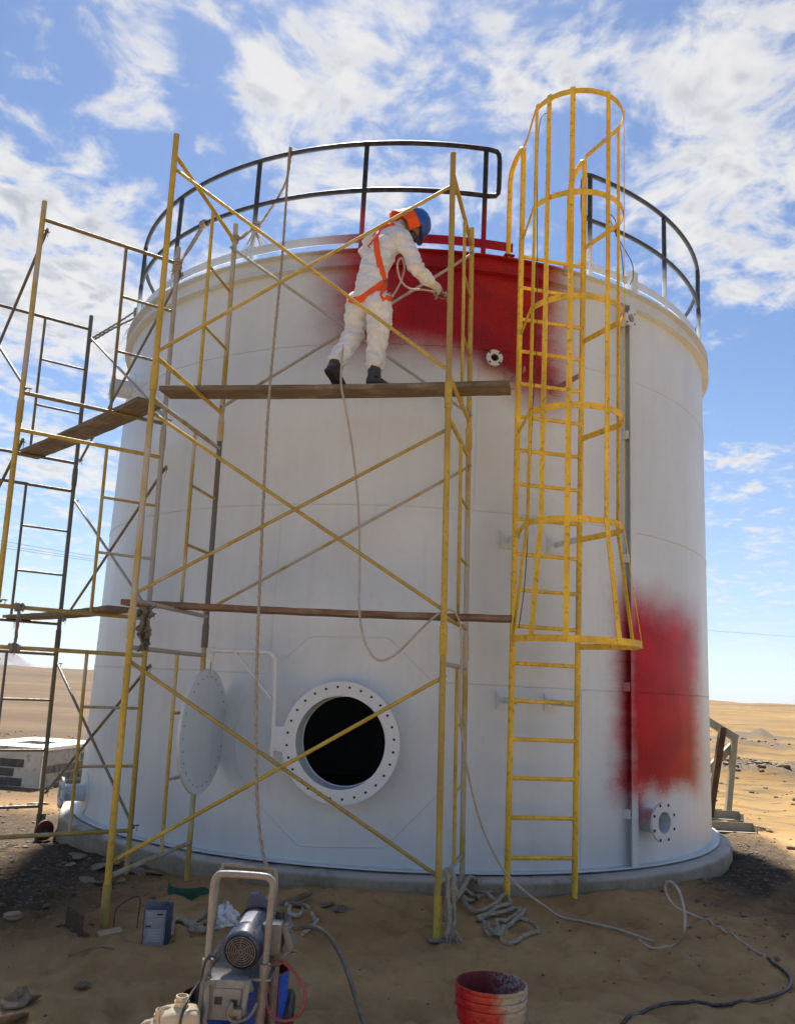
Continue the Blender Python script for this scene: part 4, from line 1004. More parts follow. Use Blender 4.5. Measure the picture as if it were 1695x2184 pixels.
    strap([D(735, 420), D(740, 540), D(765, 680), D(800, 800), D(815, 870)], .05); strap([D(735, 420), D(690, 470), D(660, 520)], .04)
    strap([D(815, 870), D(740, 925), D(660, 980), D(580, 1040), D(500, 1050), D(470, 1035)], .055); strap([D(815, 880), D(845, 960), D(878, 1050)], .05); strap([D(820, 855), D(870, 800), D(915, 735)], .04)
    for x, y in (D(733, 405), D(815, 875), D(868, 1005)):
        h = bv.ray_cast(CAM, (A(x, y, 6)-CAM).normalized())
        if h[0] is not None:
            rg = MB(); nv = h[1]; e1 = nv.orthogonal().normalized(); e2 = nv.cross(e1); rg.tube([h[0]+nv*.012+(e1*cos(a)+e2*sin(a))*.024 for a in [2*pi*k/16 for k in range(16)]], .0045, 6, closed=True); rg.build('buckle', STEEL, per)
    # spray gun
    gun = thing('spray_gun', 'grey airless spray gun in the painter\'s gloved hand', 'spray gun', G0)
    ba = dr; c0 = W0+dr*.095+upq*.012-sd*.028
    g1 = MB(); g1.tube([c0-ba*.05, c0+ba*.02, c0+ba*.055, c0+ba*.06, c0+ba*.10], [.012, .0135, .0135, .018, .018], 12); g1.cyl(c0+ba*.10, c0+ba*.125, .012, n=10); g1.cyl(c0+ba*.03-MU*.005, c0+ba*.03+MU*.035, .008, n=8); g1.build('gun_body', STEEL, gun)
    g1 = MB(); g1.tube([c0-ba*.01, c0-ba*.02-MU*.05, c0-ba*.03-MU*.10], [.013, .014, .012], 10); g1.build('gun_handle', STEEL, gun)
    g1 = MB(); g1.tube(smooth_path([c0+ba*.045, c0+ba*.06-MU*.04, c0+ba*.02-MU*.06, c0-ba*.06-MU*.065], 5), .0035, 6); g1.build('trigger_guard', STEEL, gun)
    g1 = MB(); g1.tube([c0+ba*.085+MU*.02, c0+ba*.085-MU*.045], [.011, .009], 10); g1.tube(smooth_path([c0+ba*.085-MU*.045, c0+ba*.105-MU*.055, c0+ba*.10-MU*.075, c0+ba*.085-MU*.07], 4), .004, 6); g1.build('gun_nozzle', STEEL, gun)
    return c0
GUN = make_person()

# ================================================================== HOSES
def onground(x, y, dz=.012): p = onz(x, y, 0.0); p = onz(x, y, gz(p.x, p.y)); p.z = gz(p.x, p.y)+dz; return p
def hose(name, label, pts, r, mat, cat='hose'):
    mb = MB(); mb.tube(settle(resample(smooth_path(pts, 10), .03), r), r, 10); return tag(mb.build(name, mat, smooth=70, loc=pts[-1]), label, cat)
Bp = mpt('B', 2.0)
hose('paint_hose', 'pale paint hose running from the spray gun down over the planks to the ground', [GUN+Vector((-.03, 0, -.02)), at(900, 617, 6.62), at(875, 617, 6.58), at(855, 600, 6.54), at(848, 575, 6.52), at(846, 560, 6.50), at(856, 548, 6.50), at(862, 572, 6.72), at(850, 610, 6.92), at(815, 660, 7.02), at(775, 690, 7.03), at(744, 698, 6.95), at(732, 735, 6.68), at(727, 815, 6.50), at(736, 865, 6.46), at(752, 960, 6.40), at(764, 1080, 6.34), at(767, 1200, 6.28), at(766, 1300, 6.24), at(778, 1370, 6.20), at(806, 1410, 6.17), at(845, 1395, 6.18), at(890, 1350, 6.22), at(932, 1311, 6.28), at(962, 1300, 6.36), at(980, 1325, 6.38), at(984, 1380, 6.36), at(981, 1500, 6.36), at(984, 1560, 6.40), at(1000, 1660, 6.5), at(1030, 1770, 6.6), at(1075, 1858, 6.62), at(1120, 1903, 6.52), at(1158, 1931, 6.40), onground(1195, 1950), onground(1260, 1972), onground(1320, 1988), onground(1395, 2008, -.012)], .0085, HOSEW)
def loopg(x, y, h): p = onground(x, y); return p
L0 = onground(1370, 2018, -.01); 
hose('hose_loop', 'stiff pale hose standing up in a loop on the sand beside the concrete ring', [onground(1340, 2000, -.02), L0, onground(1400, 2028), onground(1440, 2022, .02), at(1458, 1990, 5.75)+MU*.0, at(1460, 1950, 5.80), at(1450, 1905, 5.9), at(1433, 1880, 5.98), at(1418, 1882, 6.02), at(1420, 1905, 6.05), at(1440, 1935, 6.06), onground(1490, 1962), onground(1550, 1996), onground(1612, 2034, -.006), onground(1640, 2048, -.016)], .0085, HOSEW)
hose('dark_hose', 'dark dusty hose curving across the sand towards the red paint bucket', [onground(1625, 2040, -.012), onground(1655, 2060), onground(1682, 2085), onground(1684, 2108), onground(1655, 2128), onground(1600, 2140), onground(1520, 2148), onground(1440, 2152), onground(1380, 2160), onground(1325, 2180, .005), onground(1290, 2205, .0)], .010, HOSEB)

# ================================================================== FOREGROUND
def bucket(x, y, zr, label):
    o = thing('paint_bucket', label, 'bucket', (x, y, gz(x, y)))
    z0 = gz(x, y)-.01; R_ = .152
    m, t, setp = new_mat('bucket_plastic'); p = t.pos(); X, Y, Z = t.sep(p); n = t.noise(p, 9, 5, .65); n2 = t.noise(p, 40, 4, .65)
    lat_ = t.math('SUBTRACT', X, x)
    redf = t.math('MULTIPLY', t.mr(t.math('ADD', lat_, t.math('MULTIPLY', t.math('SUBTRACT', n, .5), .22)), .055, -.03), t.mr(t.math('ADD', Z, t.math('MULTIPLY', n, .12)), z0+.31, z0+.35))
    patch = t.vm('LENGTH', t.vm('MULTIPLY', t.vm('SUBTRACT', p, (x+.02, y-.15, z0+.22)), (1, .3, 1)), out=1)
    redf = t.math('MAXIMUM', redf, t.mr(t.math('ADD', patch, t.math('MULTIPLY', n, .08)), .12, .08))
    c = t.mix(t.mr(n, .3, .7), (.25, .23, .185), (.38, .35, .295)); c = t.mix(t.mr(n2, .54, .68, 0, .7), c, (.13, .10, .075))
    gp = t.vm('LENGTH', t.vm('SUBTRACT', p, (x+.12, y-.09, z0+.21)), out=1); c = t.mix(t.mr(gp, .05, .035), c, (.03, .16, .07))
    gp = t.vm('LENGTH', t.vm('SUBTRACT', p, (x-.14, y-.06, z0+.28)), out=1); c = t.mix(t.mr(gp, .06, .03, 0, .7), c, (.12, .20, .16))
    c = t.mix(redf, c, t.mix(t.mr(n2, .3, .7), (.24, .006, .010), (.42, .014, .018))); setp(color=c, rough=t.mix(redf, (.6,)*3, (.25,)*3), normal=t.bump(n2, .3, .006))
    mi, ti, si = new_mat('bucket_inside'); p = ti.pos(); n = ti.noise(p, 8, 5, .65); n2 = ti.noise(p, 70, 3, .7); X, Y, Z = ti.sep(p)
    c = ti.mix(ti.mr(n, .3, .7), (.17, .02, .025), (.28, .05, .055)); k = ti.math('MULTIPLY', ti.mr(X, x-.02, x+.12), ti.mr(n2, .42, .56)); c = ti.mix(k, c, (.40, .36, .31)); si(color=c, rough=.4)
    H_ = zr-z0
    b = MB(); b.lathe([(0.001, 0), (.128, 0), (.132, .005), (.143, H_-.09), (.150, H_-.088), (.150, H_-.074), (.1445, H_-.072), (.1455, H_-.055), (.153, H_-.053), (.153, H_-.042), (.1465, H_-.04), (.147, H_-.026), (.154, H_-.024), (.154, H_-.014), (.150, H_-.012), (.151, H_)], (x, y, z0), n=56); b.build('pail', m, o, 30)
    b = MB(); b.lathe([(.151, H_), (.145, H_), (.139, H_-.10), (.126, .02), (.001, .02)], (x, y, z0), n=56); b.build('inner_wall', mi, o, 30)
    b = MB(); b.tube([(x+.157*cos(a), y+.157*sin(a)*1.0, z0+H_-.085-.10*max(0, sin(a+pi))) for a in [pi+pi*k/24 for k in range(25)]], .003, 6); b.build('wire_handle', STEEL, o)
bk = at(1047, 2096, 3.93); bucket(bk.x, 3.93, bk.z, 'white plastic paint bucket smeared with red paint, standing alone on the sand')

def make_pump():
    YP = 3.98
    X = lambda px, py, Y=YP: at(px, py, Y)
    g = gz(-.58, YP); o = thing('paint_sprayer', 'dusty airless paint sprayer on a grey tube cart with navy electric motor', 'paint sprayer', (-.58, YP, g))
    # telescopic handle (near) and its sockets
    l0, l1 = X(455, 1890, 3.93), X(582, 1890, 3.93); zt = X(515, 1866, 3.93).z; bl, br_ = X(443, 2052, 3.93), X(565, 2062, 3.93)
    h = MB(); h.tube(smooth_path([bl, bl.lerp(l0, .6), l0-MU*.005, Vector((l0.x+.012, l0.y, zt-.012)), Vector((l0.x+.05, l0.y, zt)), Vector((l1.x-.05, l1.y, zt-.002)), Vector((l1.x-.012, l1.y, zt-.014)), l1-MU*.007, br_.lerp(l1, .6), br_], 6), .0145, 12); h.build('push_handle', STEELL, o)
    l2, l3 = X(466, 1875, 4.28), X(590, 1868, 4.28); zt2 = X(528, 1849, 4.28).z
    h = MB(); h.tube(smooth_path([Vector((l2.x-.01, 4.28, g+.35)), l2-MU*.13, l2-MU*.01, Vector((l2.x+.02, 4.28, zt2)), Vector((l2.x+.05, 4.28, zt2+.004)), Vector((l3.x-.05, 4.28, zt2-.002)), Vector((l3.x-.012, 4.28, zt2-.008)), l3-MU*.02, l3-MU*.13, Vector((l3.x-.02, 4.28, g+.30))], 6), .0095, 10); h.build('rear_handle', STEELL, o)
    for p in (bl, br_):
        s = MB(); q = Vector((p.x-.012, p.y, g+.02)); s.cyl(p+MU*.01, q, .021, n=14); s.cyl(p+MU*.012, p-MU*.012, .0235, n=14); s.build('frame_tube', STEEL, o)
    # deck and motor
    mc = X(514, 2030, 3.92); dk = MB(); dk.box((mc.x+.0, 4.07, mc.z-.105), (.27, .32, .012), bev=.004); dk.build('deck_plate', STEEL, o)
    ax = Vector((.13, .965, .20)).normalized(); R_ = .082; m0 = mc
    mo = MB(); mo.lathe([(.070, -.004), (.080, .004), (.084, .02), (.084, .075), (.079, .078), (.079, .235), (.083, .238), (.083, .255), (.068, .285), (.03, .30), (.001, .30)], m0, ax, 40); mob = mo.build('motor', NAVY, o, 40)
    gr = MB(); e1 = Vector((1, 0, 0)); e1 = (e1-ax*e1.dot(ax)).normalized(); e2 = ax.cross(e1)
    for rr in (.012, .022, .032, .042, .052, .062): gr.tube([m0+ax*-.004+(e1*cos(a)+e2*sin(a))*rr for a in [2*pi*k/32 for k in range(32)]], .0028, 6, closed=True)
    for k in range(7):
        pts = [m0-ax*.005+(e1*cos(2*pi*k/7+r*5)+e2*sin(2*pi*k/7+r*5))*r for r in (.004, .02, .035, .05, .066)]; gr.tube(pts, .0022, 6)
    gr.build('fan_grille', simple('grille_grey', (.13, .13, .125), .6, 0, .2, (.22, .18, .13), .4), mob)
    bk_ = MB(); bk_.lathe([(.07, .0), (.001, .0)], m0+ax*.003, ax, 28); bk_.build('fan_shroud', DARKIN, mob)
    lab = MB(); lu = e2 if e2.z > 0 else -e2; ld = (lu*.97-e1*.22).normalized(); sd = ax.cross(ld).normalized()
    for nm, a0, a1, w, mt in (('rating_label', .10, .20, .36, WHITEP), ('stripe_label', .202, .218, .36, simple('label_red', (.36, .12, .10), .5))):
        lab = MB(); rows = []
        for i in range(9):
            an = (i/8-.5)*2*w; rows.append([m0+ax*a+(ld*cos(an)+sd*sin(an))*.0802 for a in (a0, a1)])
        lab.add([p for r in rows for p in r], [(2*i, 2*i+1, 2*i+3, 2*i+2) for i in range(8)]); lo = lab.build(nm, mt, mob, 60)
    fin = MB(); q = m0+ax*.26+ld*.078; fin.add([q+sd*.045-ax*.03, q-sd*.045-ax*.03, q-sd*.05+ax*.045-ld*.02, q+sd*.05+ax*.045-ld*.02, q+sd*.018+ld*.055-ax*.01, q-sd*.018+ld*.055-ax*.01, q-sd*.018+ld*.055+ax*.022, q+sd*.018+ld*.055+ax*.022], [(0, 1, 5, 4), (1, 2, 6, 5), (2, 3, 7, 6), (3, 0, 4, 7), (4, 5, 6, 7)]); fin.build('motor_cap', NAVY, mob, 30)
    for k in range(22):
        an = -.95+1.9*k/21; sl_ = MB(); p = m0+ax*.236+(ld*cos(an)+sd*sin(an))*.0836; sl_.box(p, (.018, .0032, .003), (ax, (sd*cos(an)-ld*sin(an)), (ld*cos(an)+sd*sin(an)))); sl_.build('vent_slot', DARKIN, mob)
    # gearbox and fluid section on the right
    gx = X(590, 2000, 4.06); gb = MB(); gb.box(gx+Vector((-.02, .04, .0)), (.09, .17, .13), bev=.012); gb.beam(gx+Vector((.03, .05, .055)), gx+Vector((.07, .05, -.05)), .15, .03, up=(1, 0, .4), bev=.006); gb.build('gearbox', simple('gearbox_grey', (.17, .17, .165), .5, .3, .25, (.22, .18, .13), .5), o)
    kb = MB(); k0 = X(598, 1950, 4.12); kb.cyl(k0-MU*.05, k0+MU*.0, .022, n=16); kb.cyl(k0+MU*.0, k0+MU*.012, .019, n=16); kb.build('pressure_knob', BLACK, o)
    kb = MB(); k1 = X(566, 1972, 4.02); kb.cyl(k1-MU*.05, k1, .012, n=8); kb.cyl(k1-MU*.06, k1-MU*.03, .018, n=6); kb.build('drain_valve', STEEL, o)
    hf = X(612, 1985, 4.06); kb = MB(); kb.cyl(hf-Vector((.05, 0, 0)), hf+Vector((.03, 0, .004)), .012, n=10); kb.build('hose_fitting', STEEL, o)
    pu = MB(); p0 = gx+Vector((.0, .02, -.06)); pu.tube([p0, p0-MU*.05, p0-MU*.06, p0-MU*.30], [.03, .03, .02, .018], 14); pu.build('fluid_pump', STEEL, o)
    # control box, front bars
    cb_ = X(487, 2128, 3.90); bx = MB(); bx.box(cb_, (.155, .07, .155), bev=.008); bx.box(cb_+Vector((0, -.038, -.01)), (.115, .008, .11), bev=.003); bxo = bx.build('control_box', simple('box_grey', (.27, .26, .245), .6, 0, .2, (.20, .16, .11), .5, 14), o)
    for dx, dz in ((-.035, .0), (.03, -.008)):
        s = MB(); s.box(cb_+Vector((dx, -.043, dz)), (.03, .008, .028), bev=.002); s.build('socket', BLACK, bxo)
    pl = MB(); pp = cb_+Vector((.045, -.06, -.03)); pl.box(pp, (.05, .045, .028), bev=.006); pl.build('plug', STEEL, o)
    q0 = X(448, 2098, 3.86); q1 = X(440, 2150, 3.85); q2 = X(436, 2184, 3.85); q3 = X(500, 2184, 3.85); q4 = X(518, 2150, 3.85); q5 = X(528, 2102, 3.86)
    fb = MB(); fb.tube(smooth_path([X(462, 2112, 3.90), X(456, 2098, 3.87), q0+Vector((-.008, 0, -.005)), q1, q2, q2+Vector((.03, 0, -.03)), q3+Vector((-.03, 0, -.03)), q3, q4, q5, X(531, 2098, 3.88), X(535, 2112, 3.91)], 6), .0125, 12); fb.build('front_bar', STEELL, o)
    pc = MB(); pc.tube(smooth_path([X(458, 2043, 3.93), X(448, 2040, 3.90), X(437, 2055, 3.88), X(428, 2090, 3.85), X(408, 2120, 3.80), X(393, 2150, 3.74), X(384, 2184, 3.72), X(384, 2215, 3.74)], 8), .0055, 8); pc.build('power_cord', HOSEB, o)
    pc = MB(); pc.tube(smooth_path([pp+Vector((-.02, -.02, 0)), X(495, 2140, 3.82), X(485, 2165, 3.82), X(500, 2180, 3.83), X(530, 2170, 3.86), X(548, 2140, 3.88)], 8), .0075, 8); pc.build('short_lead', STEEL, o)
    for s_ in (-1, 1):
        w = MB(); w.lathe([(.02, -.03), (.10, -.032), (.115, -.02), (.115, .02), (.10, .032), (.02, .03)], (-.58+s_*.19, 4.25, g+.112), (1, 0, 0), 26); w.build('cart_wheel', BLACK, o)
    ax2 = MB(); ax2.cyl((-.58-.19, 4.25, g+.112), (-.58+.19, 4.25, g+.112), .012, n=10); ax2.build('axle', STEEL, o)
    for p in (bl, br_):
        c2 = MB(); c2.cyl((p.x-.01, p.y, g+.09), (p.x-.01, 4.26, g+.112), .014, n=10); c2.build('side_tube', STEEL, o)
        c2 = MB(); c2.cyl((p.x-.005, p.y, p.z-.06), (p.x-.005, 4.28, g+.40), .012, n=10); c2.build('brace_tube', STEEL, o)
    return hf
HF = make_pump()
hose('pump_hose', 'black hose arching from the sprayer down onto the sand', [HF, HF+Vector((.05, -.005, .012)), at(668, 1976, 4.03), at(700, 1996, 3.98), at(728, 2040, 3.9), at(748, 2095, 3.8), at(763, 2145, 3.72), at(775, 2184, 3.66), at(790, 2225, 3.6)], .010, HOSEB)
lp = [at(572, 2120, 3.98), at(568, 2090, 3.98), at(575, 2060, 4.0), at(590, 2045, 4.02), at(605, 2052, 4.0), at(628, 2075, 3.98), at(650, 2105, 3.95), at(652, 2140, 3.93), at(638, 2170, 3.92), at(605, 2182, 3.92), at(580, 2172, 3.93), at(566, 2145, 3.95), at(566, 2115, 3.97)]
hose('drain_hose', 'thin reddish drain hose looping beside the blue tin', lp, .0065, PINK)

def tin(x, y, r, h, label, tilt=0., redline=False):
    z0 = gz(x, y)-.008; o = thing('paint_tin', label, 'paint tin', (x, y, z0), None)
    ax = Vector((sin(tilt), 0, cos(tilt)))
    b = MB(); b.lathe([(.001, 0), (r, 0), (r+.003, .004), (r, .008), (r, h*.33), (r+.003, h*.335), (r, h*.34), (r, h*.66), (r+.003, h*.665), (r, h*.67), (r, h-.006), (r+.004, h)], (x, y, z0), ax, 48); b.build('tin_body', BLUE, o, 30)
    b = MB(); b.lathe([(r+.004, h), (r-.004, h), (r-.006, h*.25), (.001, h*.25)], (x, y, z0), ax, 48); b.build('tin_inside', MAROON, o, 30)
    return o
p = at(445, 2138, 4.10); tin(p.x, 4.16, .130, p.z+.02-gz(p.x, 4.16), 'round blue paint tin with dark red paint inside, left under the sprayer')
p = at(570, 2068, 4.16); to = tin(p.x-.045, 4.20, .14, p.z-gz(p.x, 4.2), 'round blue paint tin streaked with red, right beside the sprayer')
for k, (px, w) in enumerate(((566, .010), (594, .016), (600, .010))):
    q = at(px, 2110, 4.08); d = MB(); aa = atan2(4.08-4.20, q.x-(p.x-.045)); cc = Vector((p.x-.045, 4.20, 0)); rows = []
    for i in range(7): rows.append([cc+Vector((cos(aa+s*w*5+i*.01)*.1442, sin(aa+s*w*5+i*.01)*.1442, p.z-.004-i*.04)) for s in (-1, 1)])
    d.add([v for r in rows for v in r], [(2*i, 2*i+1, 2*i+3, 2*i+2) for i in range(6)]); d.build('paint_drip', MAROON, to, 60)

def jerrycan(px, py, Y, w, d, h, rot, label, written=False):
    p = at(px, py, Y); z0 = gz(p.x, Y)-.005; ztop = p.z; o = thing('jerry_can', label, 'can', (p.x, Y, z0), None)
    M_ = Matrix.Rotation(rot, 3, 'Z'); c = Vector((p.x, Y, z0)); H_ = ztop-z0-.045
    def se(wx, wy, z, n=32, ex=.32): return [c+M_@Vector((wx*abs(cos(a))**ex*(1 if cos(a) > 0 else -1), wy*abs(sin(a))**ex*(1 if sin(a) > 0 else -1), z)) for a in [2*pi*k/n for k in range(n)]]
    b = MB(); b.ring_loft([se(w*.44, d*.44, 0), se(w*.49, d*.49, .012), se(w*.5, d*.5, .04), se(w*.495, d*.495, H_*.3), se(w*.5, d*.5, H_*.6), se(w*.5, d*.5, H_-.05), se(w*.485, d*.48, H_-.02), se(w*.42, d*.42, H_-.004, ex=.45), se(w*.22, d*.30, H_+.004, ex=.7), se(.030, .030, H_+.008, ex=1)])
    bo = b.build('can_body', CREAM, o, 60)
    nk = MB(); nk.lathe([(.026, 0), (.026, .018), (.030, .019), (.030, .024), (.025, .025), (.025, .042), (.020, .042), (.020, .005), (.001, .005)], c+MU*(H_+.003), n=28); nk.build('can_neck', CREAM, o)
    hd = MB(); e = M_@Vector((-1, 0, 0)); hd.tube(smooth_path([c+MU*(H_-.008)+e*w*.22, c+MU*(H_+.004)+e*w*.34, c+MU*(H_-.004)+e*w*.50, c+MU*(H_-.03)+e*w*.56, c+MU*(H_-.11)+e*w*.52], 6), .0065, 10); hd.build('can_handle', CREAM, o)
    lb = MB(); n = 12; q = M_@Vector((0, -1, 0)); s = M_@Vector((1, 0, 0)); rows = [[c+s*(w*.46*(i/n*2-1))+q*(d*.5*1.004+.001)+MU*z for z in (H_*.15, H_*.80)] for i in range(n+1)]
    lb.add([v for r in rows for v in r], [(2*i, 2*i+1, 2*i+3, 2*i+2) for i in range(n)]); lo = lb.build('can_label', LABELB, bo, 60)
    if written:
        cu = bpy.data.curves.new('writing', 'FONT'); cu.body = '16L'; cu.size = .085; cu.extrude = .0006; ob = bpy.data.objects.new('writing', cu); COL.objects.link(ob)
        dg = bpy.context.evaluated_depsgraph_get(); me = bpy.data.meshes.new_from_object(ob.evaluated_get(dg)); bpy.data.objects.remove(ob)
        mt = Matrix((s, MU, q)).transposed().to_4x4(); mt.translation = c+q*(d*.5*1.004+.0022)+MU*(H_*.52)+s*(-w*.02); me.transform(mt); me.transform(Matrix.Translation(-o.location)); me.materials.append(INK)
        w_ = bpy.data.objects.new('writing', me); COL.objects.link(w_); w_.parent = o
    return o
jerrycan(389, 2124, 3.80, .155, .13, .30, radians(14), 'cream jerry can with blue label and handwritten 16L beside the sprayer', True)
jerrycan(345, 2153, 3.86, .15, .12, .28, radians(30), 'plain cream jerry can half hidden behind the labelled one')

# square solvent tin with a printed label
def solvent():
    p = onground(328, 2018, 0); rot = radians(8); Rm = Matrix.Rotation(rot, 3, 'Z'); ax = (Rm@Vector((1, 0, 0)), Rm@Vector((0, 1, .10)).normalized(), None); ax = (ax[0], ax[1], ax[0].cross(ax[1])); p.z -= .012
    p.y += .05
    o = thing('solvent_tin', 'upright rectangular blue solvent tin with white printed label in the sand', 'tin', p); h = .245; w = .165
    b = MB(); c = p+ax[2]*h/2; b.box(c, (w, .105, h), ax, bev=.006); bo = b.build('tin_body', TINB, o)
    l = MB(); l.box(c-ax[1]*.0535-ax[0]*.012, (w*.76, .002, h*.86), ax); lo = l.build('label', simple('label_grey', (.30, .31, .33), .6, 0, .15, (.2, .17, .13), .3, 20), o)
    rn = random.Random(3)
    def bar(u, v, wu, wv, m_=INK, d=.0555): q = MB(); q.box(c-ax[1]*d+ax[0]*(u*w)+ax[2]*(v*h), (wu*w, .001, wv*h), ax); q.build('print_line', m_, lo)
    bar(.10, .33, .22, .04); bar(-.30, .04, .20, .04); bar(.28, -.02, .015, .75)
    for i in range(9): bar(-.27+rn.uniform(-.02, .02), .38-i*.035, .18+rn.uniform(0, .06), .008, WHITEP)
    for i in range(9): bar(-.10+rn.uniform(-.02, .02), -.03-i*.035, .45+rn.uniform(-.1, .1), .008, WHITEP)
    nk = MB(); nk.cyl(c+ax[2]*h*.5+ax[0]*.05, c+ax[2]*(h*.5+.008)+ax[0]*.05, .018, n=16); nk.build('cap', TINB, o)
solvent()
# green bracket (half of a collar) in the sand
def green():
    p = onground(400, 1908, 0); o = MB(); rings = []
    pts = [(-.16, .06, .11), (-.145, -.02, .10), (-.12, -.055, .085), (-.05, -.075, .075), (.05, -.07, .08), (.13, -.045, .085), (.165, -.03, .065), (.20, -.025, .02)]
    pp = smooth_path([Vector((a, b, h)) for a, b, h in pts], 6)
    for i, q in enumerate(pp):
        t0 = pp[max(0, i-1)]; t1 = pp[min(len(pp)-1, i+1)]; d = Vector((t1.x-t0.x, t1.y-t0.y, 0)).normalized(); n_ = Vector((-d.y, d.x, 0))*.004; b = p+Vector((q.x, q.y, 0))
        rings.append([b+n_-MU*.02, b-n_-MU*.02, b-n_+MU*q.z, b+n_+MU*q.z])
    o.ring_loft(rings); ob = tag(o.build('green_bracket', GREEN, smooth=40, loc=p), 'curved dark green metal offcut half buried in the sand', 'metal offcut')
green()

# rope heap over the scaffold rail, and the rope lying left of the sprayer
def rope_heap():
    rail = lambda f, dz=0: mpt('B', .345+dz).lerp(mpt('D', .345+dz), f)
    rn = random.Random(12); mb = MB()
    up = [rail(.18), rail(.22), rail(.26), rail(.31), rail(.36)]
    for i, q in enumerate(up):
        z0 = gz(q.x, q.y)
        e = onground(985+i*7+rn.uniform(-6, 6), 1915+rn.uniform(-12, 14), .03+.02*i)
        rope_mesh(mb, [Vector((q.x-.03+rn.uniform(-.03, .03), q.y-.05-.015*i, z0+.03)), q+Vector((-.045, -.01, -.16)), q+Vector((-.036, 0, -.03)), q+Vector((-.012, 0, .030)), q+Vector((.02, 0, .028)), q+Vector((.045, -.005, -.03)), q+Vector((.07, -.02, -.14)), e.lerp(q, .25), e, e+Vector((rn.uniform(.03, .12), rn.uniform(-.08, .03), -.01))], .0155)
    prev = [(968, 1880), (990, 1905), (1020, 1912), (1048, 1908), (1050, 1918), (1005, 1925), (985, 1932), (1010, 1945), (1052, 1938), (1075, 1925), (1088, 1932), (1060, 1945), (1025, 1955), (1020, 1962), (1072, 1958), (1098, 1950), (1110, 1955), (1080, 1968), (1058, 1975), (1065, 1995), (1055, 2003), (1045, 1990), (1040, 1978)]
    pts = [onground(x, y, .02+.025*abs(sin(i*1.3))) for i, (x, y) in enumerate(prev)]; rope_mesh(mb, pts, .0145)
    pts = [onground(x, y, .016+.02*abs(sin(i*2.1))) for i, (x, y) in enumerate([(1000, 1908), (1030, 1925), (1066, 1930), (1100, 1944), (1118, 1955), (1090, 1972), (1078, 1985), (1065, 1998), (1050, 2003), (1038, 1990), (1032, 1978)])]; rope_mesh(mb, pts, .0145)
    pts = [onground(x, y, .014) for x, y in [(1085, 1962), (1110, 1965), (1138, 1975), (1148, 1995), (1140, 2003), (1115, 2008), (1090, 2016), (1072, 2012), (1068, 2000), (1072, 1985)]]; rope_mesh(mb, pts, .0135)
    knot(mb, onground(1050, 1998, .03), (1, 0, .3), .012, 3, .013, 21)
    bp = MAINP['B']; pts = [Vector((bp[0]+.06, bp[1]+.02, bp[2]+.40)), Vector((bp[0]+.055, bp[1]-.02, bp[2]+.3)), Vector((bp[0]+.075, bp[1]-.03, bp[2]+.15)), Vector((bp[0]+.06, bp[1]-.05, bp[2]+.03))]; rope_mesh(mb, pts, .015)
    pts = [q+Vector((.03, .03, 0)) for q in pts]; rope_mesh(mb, pts, .014); fray(mb, Vector((bp[0]+.10, bp[1]-.05, bp[2]+.07)), 34, .10, 22)
    tag(mb.build('rope_heap', ROPE, smooth=70, loc=onground(1030, 1960, 0)), 'thick pale rope heaped over the low scaffold rail and onto the sand', 'rope')
    mb = MB()
    for s, off in ((1, 0), (2, 6), (3, -5)):
        rn = random.Random(s); pts = [onground(x+rn.uniform(-6, 6), y+off+rn.uniform(-4, 4), .012+.02*rn.random()) for x, y in [(362, 1975), (378, 1968), (395, 1975), (412, 1978), (428, 1972), (440, 1962), (452, 1970), (446, 1985), (425, 1988), (402, 1982)]]; rope_mesh(mb, pts, .0125)
    tag(mb.build('rope_tangle', ROPE, smooth=70, loc=onground(410, 1975, 0)), 'tangled sandy rope lying between the solvent tin and the sprayer', 'rope')
    pts = [onground(x, y, .014) for x, y in [(645, 1998), (665, 1985), (676, 1968), (672, 1950), (655, 1938), (636, 1932), (620, 1938), (618, 1950), (636, 1952), (645, 1942), (630, 1932), (610, 1935)]]
    mb = MB(); mb.tube(resample(smooth_path(pts, 8), .03), .014, 10); tag(mb.build('coiled_hose', HOSEW, smooth=70, loc=pts[0]), 'dusty beige hose coiled on the sand behind the sprayer', 'hose')
rope_heap()
def crumple(name, label, cat, c, size, mat, seed, flat=.5, sub=3, amp=.35, group=None):
    bm = bmesh.new(); bmesh.ops.create_icosphere(bm, subdivisions=sub, radius=1); P = np.array([v.co[:] for v in bm.verts])
    n = fbm(P[:, 0]*2+seed, P[:, 1]*2, P[:, 2]*2, 3, seed); r = 1+amp*n; P = P*r[:, None]*np.array([size, size*.8, size*flat])
    vs = [Vector(c)+Vector(p)+MU*size*flat*.55 for p in P]; fs = [[v.index for v in f.verts] for f in bm.faces]; bm.free()
    mb = MB(); mb.add(vs, fs); return tag(mb.build(name, mat, smooth=25 if amp > .3 else 40, loc=c), label, cat, group)
def bag():
    p = onground(476, 1985, 0); rn = np.random.RandomState(5); mb = MB(); n, k = 22, 16; vs = []
    for i in range(k):
        v = i/(k-1)
        for j in range(n):
            a = 2*pi*j/n; rad = (.068*sin(pi*min(1, v*1.0+.12))**.6+.012)*(1+.28*rn.randn()*(.4+v))
            vs.append(p+Vector((rad*cos(a), rad*sin(a)*.7, .15*v+.02*rn.randn()*v)))
    fs = [(i*n+j, i*n+(j+1) % n, (i+1)*n+(j+1) % n, (i+1)*n+j) for i in range(k-1) for j in range(n)]
    mb.add(vs, fs); tag(mb.build('plastic_bag', BAG, smooth=50, loc=p), 'crumpled bright white plastic bag on the sand behind the motor', 'plastic bag')
bag()
